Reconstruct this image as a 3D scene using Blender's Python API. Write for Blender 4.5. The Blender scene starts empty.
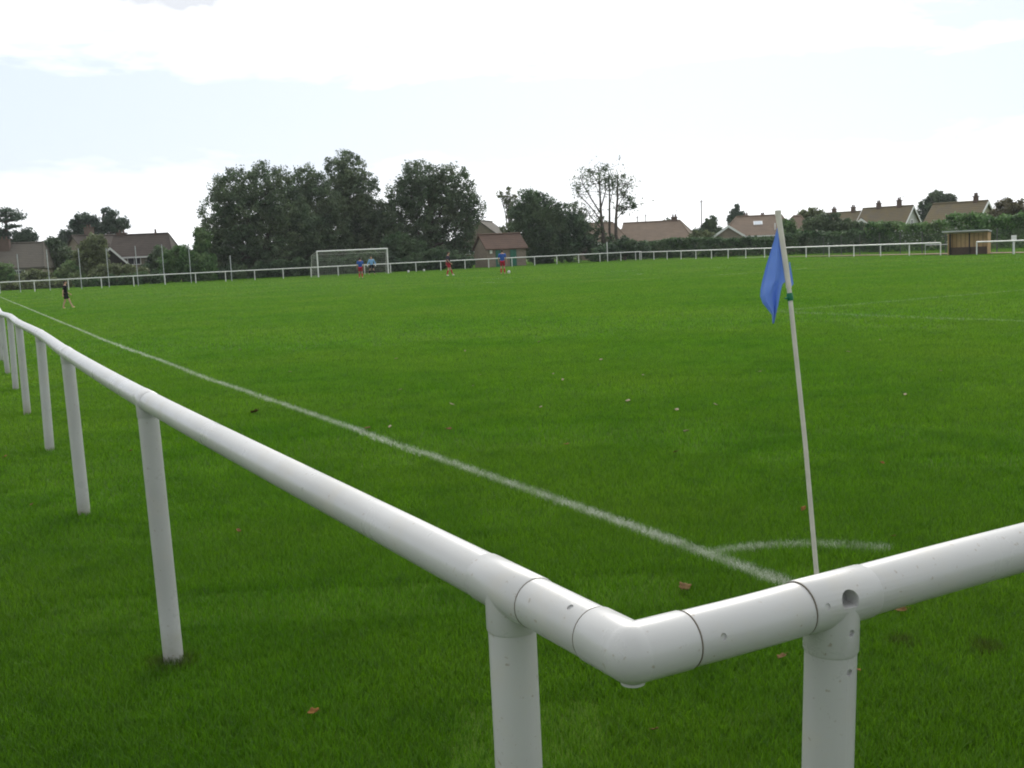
import bpy, bmesh, math, random
import numpy as np
from mathutils import Vector, Matrix
R = math.radians
random.seed(7); RNG = np.random.default_rng(11)
S = bpy.context.scene
COL = S.collection

# ------------------------------------------------------------------ camera
F, PITCH, ROLL, EYE = 1100.0, R(6.86), R(2.59), 1.6
fwd = np.array([0, math.cos(PITCH), -math.sin(PITCH)])
right0 = np.array([1.0, 0, 0]); up0 = np.cross(right0, fwd)
rightv = right0 * math.cos(ROLL) - up0 * math.sin(ROLL)
upv = up0 * math.cos(ROLL) + right0 * math.sin(ROLL)
EYEP = np.array([0, 0, EYE])
cd = bpy.data.cameras.new('camera'); cam = bpy.data.objects.new('camera', cd); COL.objects.link(cam)
cam.matrix_world = Matrix(((rightv[0], upv[0], -fwd[0], 0), (rightv[1], upv[1], -fwd[1], 0), (rightv[2], upv[2], -fwd[2], EYE), (0, 0, 0, 1)))
cd.sensor_width = 36; cd.lens = 36 * F / 1024; cd.clip_start = 0.05; cd.clip_end = 6000
S.camera = cam

def ray(x, y): return (x - 512) / F * rightv - (y - 384) / F * upv + fwd
def at(x, y, d): return EYEP + ray(x, y) * d                 # world point seen at (x, y) at depth d
def gnd(x, y, z=0.0):
    d = ray(x, y); return EYEP + d * ((z - EYE) / d[2])
def hor(x): return 251.5 - (x - 512) * 0.0452
TH = R(27.3)                                                 # direction of the pitch
T = np.array([-math.sin(TH), math.cos(TH), 0]); N = np.array([math.cos(TH), math.sin(TH), 0]); UZ = np.array([0, 0, 1.0])
def tn(t, n, z=0.0): return T * t + N * n + UZ * z
def on_plane(x, y, axis, val):                               # pixel ray met with plane axis.P = val
    d = ray(x, y); return EYEP + d * ((val - EYEP @ axis) / (d @ axis))

# ------------------------------------------------------------------ object helpers
def tag(o, label=None, cat=None, group=None, kind=None):
    if label: o['label'] = label
    if cat: o['category'] = cat
    if group: o['group'] = group
    if kind: o['kind'] = kind
    return o
def empty(name, loc, label, cat, group=None, rotz=0.0):
    o = bpy.data.objects.new(name, None); COL.objects.link(o)
    o.location = Vector(loc); o.rotation_euler = (0, 0, rotz); o.empty_display_size = 0.2
    return tag(o, label, cat, group)
class MB:
    def __init__(s): s.v = []; s.f = []; s.m = []
    def add(s, vs, fs, mi=0):
        b = len(s.v); s.v += [tuple(map(float, v)) for v in vs]; s.f += [tuple(b + i for i in f) for f in fs]; s.m += [mi] * len(fs)
    def box(s, c, size, rz=0.0, mi=0):
        cx, cy, cz = c; a, b, h = (k / 2 for k in size); co, si = math.cos(rz), math.sin(rz)
        vs = [(cx + x * co - y * si, cy + x * si + y * co, cz + z) for x in (-a, a) for y in (-b, b) for z in (-h, h)]
        s.add(vs, [(0, 1, 3, 2), (4, 6, 7, 5), (0, 4, 5, 1), (2, 3, 7, 6), (0, 2, 6, 4), (1, 5, 7, 3)], mi)
    def prism(s, pts, off, mi=0):                            # planar polygon swept by off
        n = len(pts); off = np.array(off); p = [np.array(q, float) for q in pts]
        s.add(p + [q + off for q in p], [tuple(range(n))[::-1], tuple(range(n, 2 * n))] + [(i, (i + 1) % n, n + (i + 1) % n, n + i) for i in range(n)], mi)
    def tube(s, pts, rad, seg=12, caps=True, mi=0):
        pts = [np.array(p, float) for p in pts]; n = len(pts)
        rad = rad if hasattr(rad, '__len__') else [rad] * n
        tang = [pts[min(i + 1, n - 1)] - pts[max(i - 1, 0)] for i in range(n)]
        tang = [t / (np.linalg.norm(t) + 1e-12) for t in tang]
        ref = np.array([0, 0, 1.0]) if abs(tang[0][2]) < .9 else np.array([1.0, 0, 0])
        u = np.cross(tang[0], ref); u /= np.linalg.norm(u); vs = []
        for i in range(n):
            u = u - tang[i] * (u @ tang[i]); u /= np.linalg.norm(u); w = np.cross(tang[i], u)
            for k in range(seg):
                a = 2 * math.pi * k / seg; vs.append(pts[i] + rad[i] * (math.cos(a) * u + math.sin(a) * w))
        fs = [(i * seg + k, i * seg + (k + 1) % seg, (i + 1) * seg + (k + 1) % seg, (i + 1) * seg + k) for i in range(n - 1) for k in range(seg)]
        if caps: fs += [tuple(range(seg))[::-1], tuple(range((n - 1) * seg, n * seg))]
        s.add(vs, fs, mi)
    def ball(s, c, r, seg=12, ring=8, mi=0):
        r = np.array(r if hasattr(r, '__len__') else [r] * 3); c = np.array(c, float)
        vs = [c + [0, 0, r[2]]]
        for i in range(1, ring):
            a = math.pi * i / ring
            for k in range(seg):
                b = 2 * math.pi * k / seg; vs.append(c + r * [math.sin(a) * math.cos(b), math.sin(a) * math.sin(b), math.cos(a)])
        vs.append(c - [0, 0, r[2]]); fs = []
        for k in range(seg):
            fs.append((0, 1 + k, 1 + (k + 1) % seg)); e = 1 + (ring - 2) * seg
            fs.append((len(vs) - 1, e + (k + 1) % seg, e + k))
            for i in range(ring - 2):
                q = 1 + i * seg; fs.append((q + k, q + seg + k, q + seg + (k + 1) % seg, q + (k + 1) % seg))
        s.add(vs, fs, mi)
    def build(s, name, mat, parent=None, smooth=False, bevel=0.0):
        me = bpy.data.meshes.new(name); me.from_pydata(s.v, [], s.f)
        bm = bmesh.new(); bm.from_mesh(me); bmesh.ops.recalc_face_normals(bm, faces=bm.faces)
        if bevel: bmesh.ops.bevel(bm, geom=list(bm.edges), offset=bevel, segments=2, affect='EDGES', profile=.6)
        bm.to_mesh(me); bm.free()
        for m in (mat if isinstance(mat, (list, tuple)) else [mat]): me.materials.append(m)
        if len(me.materials) > 1 and not bevel:
            for p, i in zip(me.polygons, s.m): p.material_index = i
        if smooth:
            me.shade_smooth()
            me.set_sharp_from_angle(angle=R(40))
        o = bpy.data.objects.new(name, me); COL.objects.link(o)
        if parent: o.parent = parent
        return o
def rel(o, p): return np.array(p, float) - np.array(o.location)      # world point in an unrotated thing's space
def bake(o):                                                         # replace an object's mesh by its evaluated one
    bpy.context.view_layer.update()
    me = bpy.data.meshes.new_from_object(o.evaluated_get(bpy.context.evaluated_depsgraph_get()))
    o.modifiers.clear(); old = o.data; o.data = me; bpy.data.meshes.remove(old); return o
def copy_thing(o, loc, parent=None):
    c = o.copy(); COL.objects.link(c); c.location = Vector(loc)
    if parent: c.parent = parent
    for ch in [k for k in bpy.data.objects if k.parent == o]:
        copy_thing(ch, ch.location, c)
    return c

# ------------------------------------------------------------------ material helpers
class NT:
    def __init__(s, name):
        s.mat = bpy.data.materials.new(name); s.mat.use_nodes = True; s.t = s.mat.node_tree; s.t.nodes.clear()
        s.out = s.n('ShaderNodeOutputMaterial')
    def n(s, typ, **kw):
        nd = s.t.nodes.new(typ)
        for k, v in kw.items(): setattr(nd, k, v)
        return nd
    def put(s, sock, v):
        if isinstance(v, bpy.types.NodeSocket): s.t.links.new(v, sock)
        elif v is not None: sock.default_value = v
    def math(s, op, a, b=None, c=None, clamp=False):
        nd = s.n('ShaderNodeMath', operation=op, use_clamp=clamp)
        for i, v in enumerate((a, b, c)):
            if v is not None: s.put(nd.inputs[i], v)
        return nd.outputs[0]
    def vmath(s, op, a, b=None):
        nd = s.n('ShaderNodeVectorMath', operation=op); s.put(nd.inputs[0], a)
        if b is not None: s.put(nd.inputs[1], b)
        return nd.outputs['Value'] if op in ('DOT_PRODUCT', 'LENGTH', 'DISTANCE') else nd.outputs[0]
    def noise(s, vec, scale, detail=3.0, rough=.55, dist=0.0):
        nd = s.n('ShaderNodeTexNoise'); s.put(nd.inputs['Vector'], vec); nd.inputs['Scale'].default_value = scale
        nd.inputs['Detail'].default_value = detail; nd.inputs['Roughness'].default_value = rough; nd.inputs['Distortion'].default_value = dist
        return nd.outputs[0]
    def ramp(s, fac, stops):
        nd = s.n('ShaderNodeValToRGB'); e = nd.color_ramp.elements
        while len(e) < len(stops): e.new(0.5)
        for k, (p, c) in zip(e, stops): k.position = p; k.color = (*c, 1) if len(c) == 3 else c
        s.put(nd.inputs[0], fac); return nd.outputs[0]
    def mapr(s, v, a, b, c=0.0, d=1.0):
        nd = s.n('ShaderNodeMapRange', clamp=True); s.put(nd.inputs[0], v)
        for i, k in enumerate((a, b, c, d)): nd.inputs[1 + i].default_value = k
        return nd.outputs[0]
    def mix(s, fac, a, b, typ='MIX'):
        nd = s.n('ShaderNodeMix', data_type='RGBA', blend_type=typ)
        s.put(nd.inputs[0], fac); s.put(nd.inputs[6], (*a, 1) if isinstance(a, tuple) else a); s.put(nd.inputs[7], (*b, 1) if isinstance(b, tuple) else b)
        return nd.outputs[2]
    def princ(s, col, rough=.6, spec=.5, bump=None, bstr=.3, bdist=.01, **kw):
        nd = s.n('ShaderNodeBsdfPrincipled'); s.put(nd.inputs['Base Color'], (*col, 1) if isinstance(col, tuple) else col)
        s.put(nd.inputs['Roughness'], rough); nd.inputs['Specular IOR Level'].default_value = spec
        for k, v in kw.items(): s.put(nd.inputs[k], v)
        if bump is not None:
            b = s.n('ShaderNodeBump'); b.inputs['Strength'].default_value = bstr; b.inputs['Distance'].default_value = bdist
            s.put(b.inputs['Height'], bump); s.t.links.new(b.outputs[0], nd.inputs['Normal'])
        return nd.outputs[0]
    def done(s, shader): s.t.links.new(shader, s.out.inputs[0]); return s.mat
    def coord(s, kind='Object'): return s.n('ShaderNodeTexCoord').outputs[kind]
    def pos(s): return s.n('ShaderNodeNewGeometry').outputs['Position']

def plain(name, col, rough=.6, spec=.4, var=.18, scale=4.0, bump=0.0):
    m = NT(name); o = m.coord(); nz = m.noise(o, scale, 5)
    c = m.mix(m.mapr(nz, .3, .7), tuple(k * (1 - var) for k in col), tuple(k * (1 + var) for k in col))
    return m.done(m.princ(c, rough, spec, bump=nz if bump else None, bstr=bump))
def tiles(name, col, col2, course=.33):
    m = NT(name); o = m.coord()
    nz = m.noise(o, 1.1, 6, .65); fine = m.noise(o, 9.0, 3)
    w = m.n('ShaderNodeTexWave', wave_type='BANDS', bands_direction='Z'); m.put(w.inputs['Vector'], o)
    w.inputs['Scale'].default_value = .5 / course; w.inputs['Distortion'].default_value = .6; w.inputs['Detail Scale'].default_value = 4
    c = m.mix(m.mapr(nz, .32, .68), col, col2); c = m.mix(m.mapr(fine, .3, .75, 0, .45), c, tuple(k * .55 for k in col))
    c = m.mix(m.math('MULTIPLY', m.mapr(w.outputs[1], 0.0, .3, 1, 0), .35), c, tuple(k * .4 for k in col))
    return m.done(m.princ(c, .85, .25, bump=w.outputs[1], bstr=.5, bdist=.03))
def brick(name, c1, c2, mortar):
    m = NT(name); o = m.coord(); b = m.n('ShaderNodeTexBrick')
    sx = m.n('ShaderNodeSeparateXYZ'); m.put(sx.inputs[0], o)
    cb = m.n('ShaderNodeCombineXYZ'); m.put(cb.inputs[0], m.math('ADD', sx.outputs[0], sx.outputs[1])); m.put(cb.inputs[1], sx.outputs[2])
    m.put(b.inputs['Vector'], cb.outputs[0])
    for k, v in (('Color1', c1), ('Color2', c2), ('Mortar', mortar)): b.inputs[k].default_value = (*v, 1)
    b.inputs['Scale'].default_value = 2.2; b.inputs['Mortar Size'].default_value = .012
    c = m.mix(m.mapr(m.noise(o, .8, 5), .35, .7, 0, .5), b.outputs[0], tuple(k * .6 for k in c1))
    return m.done(m.princ(c, .85, .2, bump=b.outputs[1], bstr=-.3, bdist=.01))
def foliage(name, c1, c2, c3, trans=.25):
    m = NT(name); p = m.pos()
    at_ = m.n('ShaderNodeAttribute', attribute_name='tint'); nz = m.noise(p, .45, 4)
    c = m.mix(at_.outputs['Fac'], c1, c2); c = m.mix(m.mapr(nz, .45, .75), c, c3)
    a = m.princ(c, .55, .35); tr = m.n('ShaderNodeBsdfTranslucent'); m.put(tr.inputs[0], c)
    mx = m.n('ShaderNodeMixShader'); mx.inputs[0].default_value = trans; m.t.links.new(a, mx.inputs[1]); m.t.links.new(tr.outputs[0], mx.inputs[2])
    return m.done(mx.outputs[0])

# ------------------------------------------------------------------ the pitch markings, as a mask on the grass
SP0 = gnd(940.6, 255.8)
TOUCH = [(0, 3.36), (4.5, 3.37), (5.2, 3.38), (13.1, 3.30), (15.4, 3.25), (19.5, 3.28), (27.2, 3.28), (40.8, 3.45), (86.7, 3.99), (100, 4.1)]
CT, CN = 3.55, 3.36            # the corner
MT, MN = 51.7, 35.1            # the middle of the pitch
def touch_n(t): return float(np.interp(t, [a for a, b in TOUCH], [b for a, b in TOUCH]))
def line_mask(m, p):
    t = m.vmath('DOT_PRODUCT', p, tuple(T)); n = m.vmath('DOT_PRODUCT', p, tuple(N))
    jit = m.math('MULTIPLY', m.math('SUBTRACT', m.noise(p, 14.0, 4, .7), .5), .075)
    fc = m.n('ShaderNodeFloatCurve'); cv = fc.mapping.curves[0]
    pts = [(a / 100, (b - 3.0) / 2) for a, b in TOUCH]
    while len(cv.points) < len(pts): cv.points.new(.5, .5)
    for q, (a, b) in zip(cv.points, pts): q.location = (a, b); q.handle_type = 'VECTOR'
    fc.mapping.update(); m.put(fc.inputs['Value'], m.math('DIVIDE', t, 100.0))
    tl = m.math('ADD', m.math('MULTIPLY', fc.outputs[0], 2.0), 3.0)
    def band(d, hw): return m.mapr(m.math('ADD', m.math('ABSOLUTE', d), jit), hw - .018, hw + .02, 1, 0)
    def gt(a, b): return m.math('GREATER_THAN', a, b)
    def lt(a, b): return m.math('LESS_THAN', a, b)
    def mul(*a):
        r = a[0]
        for k in a[1:]: r = m.math('MULTIPLY', r, k)
        return r
    inside = mul(gt(t, CT - .05), lt(t, 99.9))
    L = [mul(band(m.math('SUBTRACT', n, tl), .040), inside)]
    dt = m.math('SUBTRACT', t, CT); dn = m.math('SUBTRACT', n, CN)
    rr = m.math('SQRT', m.math('ADD', mul(dt, dt), mul(dn, dn)))
    L.append(mul(band(m.math('SUBTRACT', rr, .90), .034), gt(dt, .42), gt(dn, 0.0), .8))
    L.append(mul(band(dt, .05), gt(n, CN), lt(n, 67.0)))
    L.append(mul(band(m.math('SUBTRACT', t, 19.05), .075), gt(n, 16.37), lt(n, 53.8), .30))
    L.append(mul(band(m.math('SUBTRACT', n, 16.4), .06), gt(t, CT), lt(t, 19.1), .38))
    L.append(mul(band(m.math('SUBTRACT', t, MT), .05), gt(n, 3.4), lt(n, 66.9), .12))
    L.append(mul(band(m.math('SUBTRACT', n, 66.9), .05), inside, .5))
    et = m.math('SUBTRACT', t, MT); en = m.math('SUBTRACT', n, MN)
    rc = m.math('SQRT', m.math('ADD', mul(et, et), mul(en, en)))
    L.append(mul(band(m.math('SUBTRACT', rc, 9.15), .07), m.mapr(m.noise(p, .16, 2), .52, .62)))
    L.append(m.mapr(rc, .2, .3, 1, 0))
    r = L[0]
    for k in L[1:]: r = m.math('MAXIMUM', r, k)
    return r
SOIL = [(gnd(174, 664), .085), (gnd(985, 650), .06), (gnd(902, 644), .05), (gnd(160, 664), .05)]
def soil_mask(m, p):
    r = None; jit = m.math('MULTIPLY', m.math('SUBTRACT', m.noise(p, 22.0, 3), .5), .12)
    for c, rad in SOIL:
        d = m.n('ShaderNodeVectorMath', operation='DISTANCE'); m.put(d.inputs[0], p); d.inputs[1].default_value = tuple(c)
        k = m.mapr(m.math('ADD', d.outputs['Value'], jit), rad * .6, rad * 1.5, 1, 0)
        r = k if r is None else m.math('MAXIMUM', r, k)
    return r
GR_A, GR_B, GR_C = (.086, .255, .003), (.155, .375, .008), (.212, .385, .018)
def grass_colour(m, p, blade):
    big = m.noise(p, .22, 4, .6); mid = m.noise(p, 1.6, 4, .6); fine = m.noise(p, 9.0, 2)
    c = m.mix(m.mapr(mid, .3, .7), GR_A, GR_B); c = m.mix(m.mapr(big, .38, .7, 0, .75), c, GR_C)
    c = m.mix(m.mapr(fine, .58, .78, 0, .45), c, (.13, .21, .03)); c = m.mix(m.mapr(m.noise(p, 3.7, 3), .55, .75, 0, .45), c, (.030, .105, .004))
    if blade:
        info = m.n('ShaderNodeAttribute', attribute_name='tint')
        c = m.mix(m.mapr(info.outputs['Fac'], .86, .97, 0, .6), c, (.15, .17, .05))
        c = m.mix(m.mapr(info.outputs['Fac'], 0, .62, .85, 0), c, (.022, .075, .002))  # darker blade tone; near tiles draw mostly on it as painted shade
    else: c = m.mix(.7, c, (.03, .04, .008))
    c = m.mix(m.math('MULTIPLY', soil_mask(m, p), .6), c, (.045, .028, .015))
    nz = m.noise(p, 60.0, 3, .7)
    lm = m.math('MULTIPLY', m.math('MULTIPLY', line_mask(m, p), m.mapr(m.noise(p, 7.0, 3, .6), .38, .58, .42, 1)), m.mapr(nz, .35, .60, .1, 1.0))
    return m.mix(lm, c, (.74, .75, .70)), lm
def grass_blade():
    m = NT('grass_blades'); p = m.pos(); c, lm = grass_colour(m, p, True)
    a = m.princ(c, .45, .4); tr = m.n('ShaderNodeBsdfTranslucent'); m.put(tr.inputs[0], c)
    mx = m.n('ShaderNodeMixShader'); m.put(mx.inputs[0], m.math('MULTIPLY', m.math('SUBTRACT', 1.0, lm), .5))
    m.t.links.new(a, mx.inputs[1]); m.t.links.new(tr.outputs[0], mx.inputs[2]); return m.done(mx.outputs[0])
def turf():
    m = NT('turf'); p = m.pos(); c, lm = grass_colour(m, p, False)
    return m.done(m.princ(c, .9, .1, bump=m.noise(p, 40.0, 4), bstr=.5, bdist=.02))
M = dict(
    blade=grass_blade(), turf=turf(),
    flagblue=None,
    grey_metal=plain('galvanised_steel', (.42, .44, .45), .5, .5),
    goal_white=plain('goal_paint', (.80, .80, .78), .4, .5, .05),
    net=plain('net_cord', (.5, .5, .46), .8, .2),
    roof_brown=tiles('brown_roof_tiles', (.10, .082, .068), (.070, .058, .05)),
    roof_grey=tiles('grey_brown_roof_tiles', (.125, .112, .088), (.092, .084, .07)),
    roof_salmon=tiles('pink_brown_roof_tiles', (.235, .178, .130), (.18, .138, .104)),
    roof_red=tiles('red_brown_roof_tiles', (.145, .092, .068), (.105, .07, .054)),
    roof_moss=tiles('mossy_roof_tiles', (.15, .13, .095), (.19, .15, .07)),
    brick_tan=brick('tan_bricks', (.27, .22, .17), (.22, .18, .14), (.30, .27, .23)),
    brick_dull=brick('dull_brown_bricks', (.15, .10, .08), (.12, .085, .07), (.18, .16, .14)),
    brick_red=brick('red_bricks', (.24, .12, .085), (.20, .10, .075), (.28, .24, .2)),
    render=plain('cream_render', (.46, .43, .32), .85, .2, .08), render_white=plain('white_render', (.48, .48, .45), .85, .2, .08),
    upvc=plain('white_plastic', (.78, .78, .76), .4, .4, .04), green_paint=plain('green_paint', (.02, .13, .085), .5, .4),
    dark=plain('dark_timber', (.035, .03, .026), .7, .3), glass=plain('dark_window_glass', (.03, .035, .04), .08, .6, .1),
    timber=None, bench=plain('dark_bench_boards', (.07, .05, .035), .7, .3),
    skylight=plain('skylight_glass', (.55, .6, .64), .1, .6, .05),
    bark=plain('bark', (.085, .072, .058), .9, .2, .4, 6, .6), bark_pale=plain('pale_bark', (.16, .135, .11), .9, .2, .35, 5, .6),
    path=plain('bare_earth', (.24, .18, .12), .95, .1, .3, 2.0, .4),
    f_dark=foliage('dark_evergreen_leaves', (0.026, 0.056, 0.029), (0.100, 0.170, 0.082), (0.140, 0.203, 0.092)),
    f_oak=foliage('dull_green_leaves', (0.030, 0.058, 0.027), (0.120, 0.185, 0.092), (0.177, 0.227, 0.112)),
    f_mid=foliage('mid_green_leaves', (0.037, 0.090, 0.029), (0.144, 0.270, 0.082), (0.200, 0.270, 0.114)),
    f_bright=foliage('bright_green_leaves', (0.056, 0.146, 0.034), (0.181, 0.270, 0.101), (0.229, 0.270, 0.129)),
    f_olive=foliage('olive_leaves', (0.067, 0.090, 0.034), (0.221, 0.261, 0.114), (0.229, 0.270, 0.153)),
    f_cedar=foliage('cedar_needles', (0.025, 0.053, 0.034), (0.085, 0.142, 0.092), (0.109, 0.157, 0.101)),
    f_rust=foliage('rusty_leaves', (0.067, 0.074, 0.039), (0.200, 0.177, 0.101), (0.229, 0.202, 0.129)),
    f_hedge=foliage('hedge_leaves', (0.022, 0.053, 0.022), (0.085, 0.157, 0.061), (0.117, 0.179, 0.075)),
    skin=plain('skin', (.52, .31, .22), .6, .4, .06), hair=plain('dark_hair', (.035, .024, .018), .7, .3), eye=plain('eyes', (.02, .02, .02), .2, .5),
    c_blue=plain('royal_blue_cloth', (.035, .105, .38), .85, .2, .1), c_red=plain('red_cloth', (.42, .02, .045), .85, .2, .1),
    c_sky=plain('sky_blue_cloth', (.22, .44, .72), .85, .2, .1), c_black=plain('black_cloth', (.016, .016, .020), .85, .2, .2),
    c_navy=plain('dark_navy_cloth', (.035, .035, .06), .85, .2, .15), c_white=plain('white_cloth', (.74, .74, .72), .8, .2, .05),
    c_yellow=plain('yellow_shoe', (.62, .56, .22), .6, .3), c_boot=plain('black_boot', (.02, .018, .018), .5, .4),
    concrete=plain('weathered_concrete', (.13, .135, .125), .9, .1),
    dark_wire=plain('dark_green_wire', (.05, .07, .055), .6, .3),
    green_tape=plain('green_tape', (.0, .16, .07), .45, .4, .15),
)
def white_rail_mat(name, grime, k_=1.0):
    m = NT(name); o = m.coord(); g = m.pos()
    st = m.noise(g, 7.0, 6, .7); sp = m.noise(g, 85.0, 2, .5); lo = m.noise(g, 2.2, 3)
    scr = m.n('ShaderNodeMapping'); m.put(scr.inputs[0], g); scr.inputs['Scale'].default_value = (30, 30, 140)
    sc = m.noise(scr.outputs[0], 1.0, 3)
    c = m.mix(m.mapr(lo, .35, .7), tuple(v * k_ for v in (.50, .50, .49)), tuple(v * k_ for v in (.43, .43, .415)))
    c = m.mix(m.mapr(st, .52, .78, 0, .6 * grime), c, (.50, .47, .40))
    c = m.mix(m.mapr(sp, .68, .74, 0, .65 * grime), c, (.28, .23, .17))
    c = m.mix(m.mapr(sc, .66, .74, 0, .3 * grime), c, (.40, .37, .32))
    # green-brown splash where the posts meet the turf
    z = m.n('ShaderNodeSeparateXYZ'); m.put(z.inputs[0], g)
    sk = m.math('MULTIPLY', m.mapr(z.outputs[2], .0, .16, 1, 0), m.mapr(st, .3, .6))
    c = m.mix(m.math('MULTIPLY', sk, .6), c, (.16, .16, .07))
    rg = m.mapr(st, .3, .8, .24, .45)
    return m.done(m.princ(c, rg, .5, bump=m.noise(g, 30.0, 3), bstr=.05, bdist=.002))
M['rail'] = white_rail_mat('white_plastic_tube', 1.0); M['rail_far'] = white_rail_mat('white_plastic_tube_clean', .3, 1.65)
M['seam'] = plain('grimy_seam', (.16, .14, .11), .9, .1); M['pole'] = plain('off_white_pole', (.60, .57, .49), .5, .4, .12, 12)
def timber():
    m = NT('tan_timber_boards'); o = m.coord()
    w = m.n('ShaderNodeTexWave', wave_type='BANDS', bands_direction='X'); m.put(w.inputs['Vector'], o); w.inputs['Scale'].default_value = 1.1; w.inputs['Distortion'].default_value = .5
    nz = m.noise(o, 2.0, 5, .65)
    c = m.mix(m.mapr(nz, .3, .7), (.50, .35, .18), (.36, .25, .13)); c = m.mix(m.mapr(w.outputs[1], 0, .25, .5, 0), c, (.10, .06, .03))
    return m.done(m.princ(c, .75, .25))
M['timber'] = timber()
def flagmat():
    m = NT('blue_flag_cloth'); g = m.coord()
    c = m.mix(m.mapr(m.noise(g, 6.0, 4), .35, .7), (.23, .38, .76), (.26, .42, .80))
    a = m.princ(c, .8, .2, bump=m.noise(g, 40.0, 2), bstr=.1, bdist=.003); tr = m.n('ShaderNodeBsdfTranslucent'); m.put(tr.inputs[0], c)
    mx = m.n('ShaderNodeMixShader'); mx.inputs[0].default_value = .45; m.t.links.new(a, mx.inputs[1]); m.t.links.new(tr.outputs[0], mx.inputs[2])
    return m.done(mx.outputs[0])
M['flagblue'] = flagmat()

# ------------------------------------------------------------------ light: bright overcast, sun hidden ahead
SUN_EL, SUN_AZ = R(33), R(8)                    # azimuth from +Y towards +X
w = bpy.data.worlds.new('World'); S.world = w; w.use_nodes = True; wt = w.node_tree; wt.nodes.clear()
class WN(NT):
    def __init__(s): s.t = wt; s.out = s.n('ShaderNodeOutputWorld')
k = WN()
sky = k.n('ShaderNodeTexSky', sky_type='NISHITA'); sky.sun_disc = False; sky.sun_elevation = SUN_EL; sky.sun_rotation = SUN_AZ
sky.air_density = 1.0; sky.dust_density = 1.6; sky.ozone_density = 1.0
dirv = k.coord('Generated'); sep = k.n('ShaderNodeSeparateXYZ'); k.put(sep.inputs[0], dirv)
el = k.math('MAXIMUM', sep.outputs[2], 0.0)
den = k.math('ADD', el, .06)
uv = k.n('ShaderNodeCombineXYZ'); k.put(uv.inputs[0], k.math('DIVIDE', sep.outputs[0], den)); k.put(uv.inputs[1], k.math('DIVIDE', sep.outputs[1], den))
st = k.n('ShaderNodeMapping'); k.put(st.inputs[0], dirv); st.inputs['Scale'].default_value = (2.2, 2.2, 9.0)
cl = k.noise(uv.outputs[0], .42, 6, .55); band = k.noise(st.outputs[0], 2.3, 6, .6, .2)
edge = k.math('ADD', el, k.math('MULTIPLY', k.math('SUBTRACT', band, .5), .16))
upper = k.mapr(edge, .158, .196)                     # cloud sheet overhead
low = k.mapr(edge, .085, .03)                        # white low cloud on the horizon
puffs = k.mapr(band, .65, .75)
cover = k.math('MAXIMUM', k.math('MAXIMUM', upper, low), puffs)
cover = k.math('MULTIPLY', cover, .96)
grey = k.math('MULTIPLY', k.mapr(cl, .50, .62), k.mapr(el, .205, .26))      # grey undersides higher up
def patch(px, py, hw, hh, strength):
    d = ray(px, py); d /= np.linalg.norm(d)
    v = k.vmath('MULTIPLY', k.vmath('SUBTRACT', dirv, tuple(d)), (F / hw, F / hw, F / hh))
    q = k.math('ADD', k.vmath('LENGTH', v), k.math('MULTIPLY', k.math('SUBTRACT', k.noise(dirv, 28.0, 4, .6), .5), 1.6))
    return k.math('MULTIPLY', k.mapr(q, 1.15, .5), strength)
for a_ in ((180, -4, 62, 15, .95), (225, 2, 30, 10, .6), (900, -8, 90, 12, .35), (1022, 88, 26, 16, .7), (985, 158, 60, 7, .45), (1000, 195, 30, 6, .25)): grey = k.math('MAXIMUM', grey, patch(*a_))
# brighter where the sun stands behind the sheet
sd = (math.sin(SUN_AZ) * math.cos(SUN_EL), math.cos(SUN_AZ) * math.cos(SUN_EL), math.sin(SUN_EL))
glow = k.mapr(k.vmath('DOT_PRODUCT', dirv, sd), -.6, 1.0, .60, 1.2)
white = k.mix(grey, (10.6, 10.75, 10.9), (5.6, 5.8, 6.2))
wv = k.n('ShaderNodeVectorMath', operation='SCALE'); k.put(wv.inputs[0], white); k.put(wv.inputs['Scale'], glow)
skyv = k.n('ShaderNodeVectorMath', operation='SCALE'); k.put(skyv.inputs[0], sky.outputs[0]); skyv.inputs['Scale'].default_value = 1.25
pale = k.mix(.9, skyv.outputs[0], (6.25, 7.05, 8.3))      # thin veil over the blue
bg = k.n('ShaderNodeBackground'); k.put(bg.inputs[0], k.mix(cover, pale, wv.outputs[0])); bg.inputs[1].default_value = .1
wt.links.new(bg.outputs[0], k.out.inputs[0])
sl = bpy.data.lights.new('sun', 'SUN'); sl.energy = 1.4; sl.angle = R(30); sl.color = (1.0, .95, .87)
so = bpy.data.objects.new('sun', sl); COL.objects.link(so); so.location = (0, 0, 50)
so.rotation_euler = Vector(sd).to_track_quat('Z', 'Y').to_euler()
S.view_settings.view_transform = 'Standard'; S.view_settings.look = 'None'; S.view_settings.exposure = 0.35; S.view_settings.gamma = 1.0
try: S.view_settings.use_curve_mapping = False
except Exception: pass
S.render.engine = 'CYCLES'; S.cycles.filter_width = 1.9
S.cycles.max_bounces = 6; S.cycles.diffuse_bounces = 3; S.cycles.transmission_bounces = 3; S.cycles.transparent_max_bounces = 4

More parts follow.
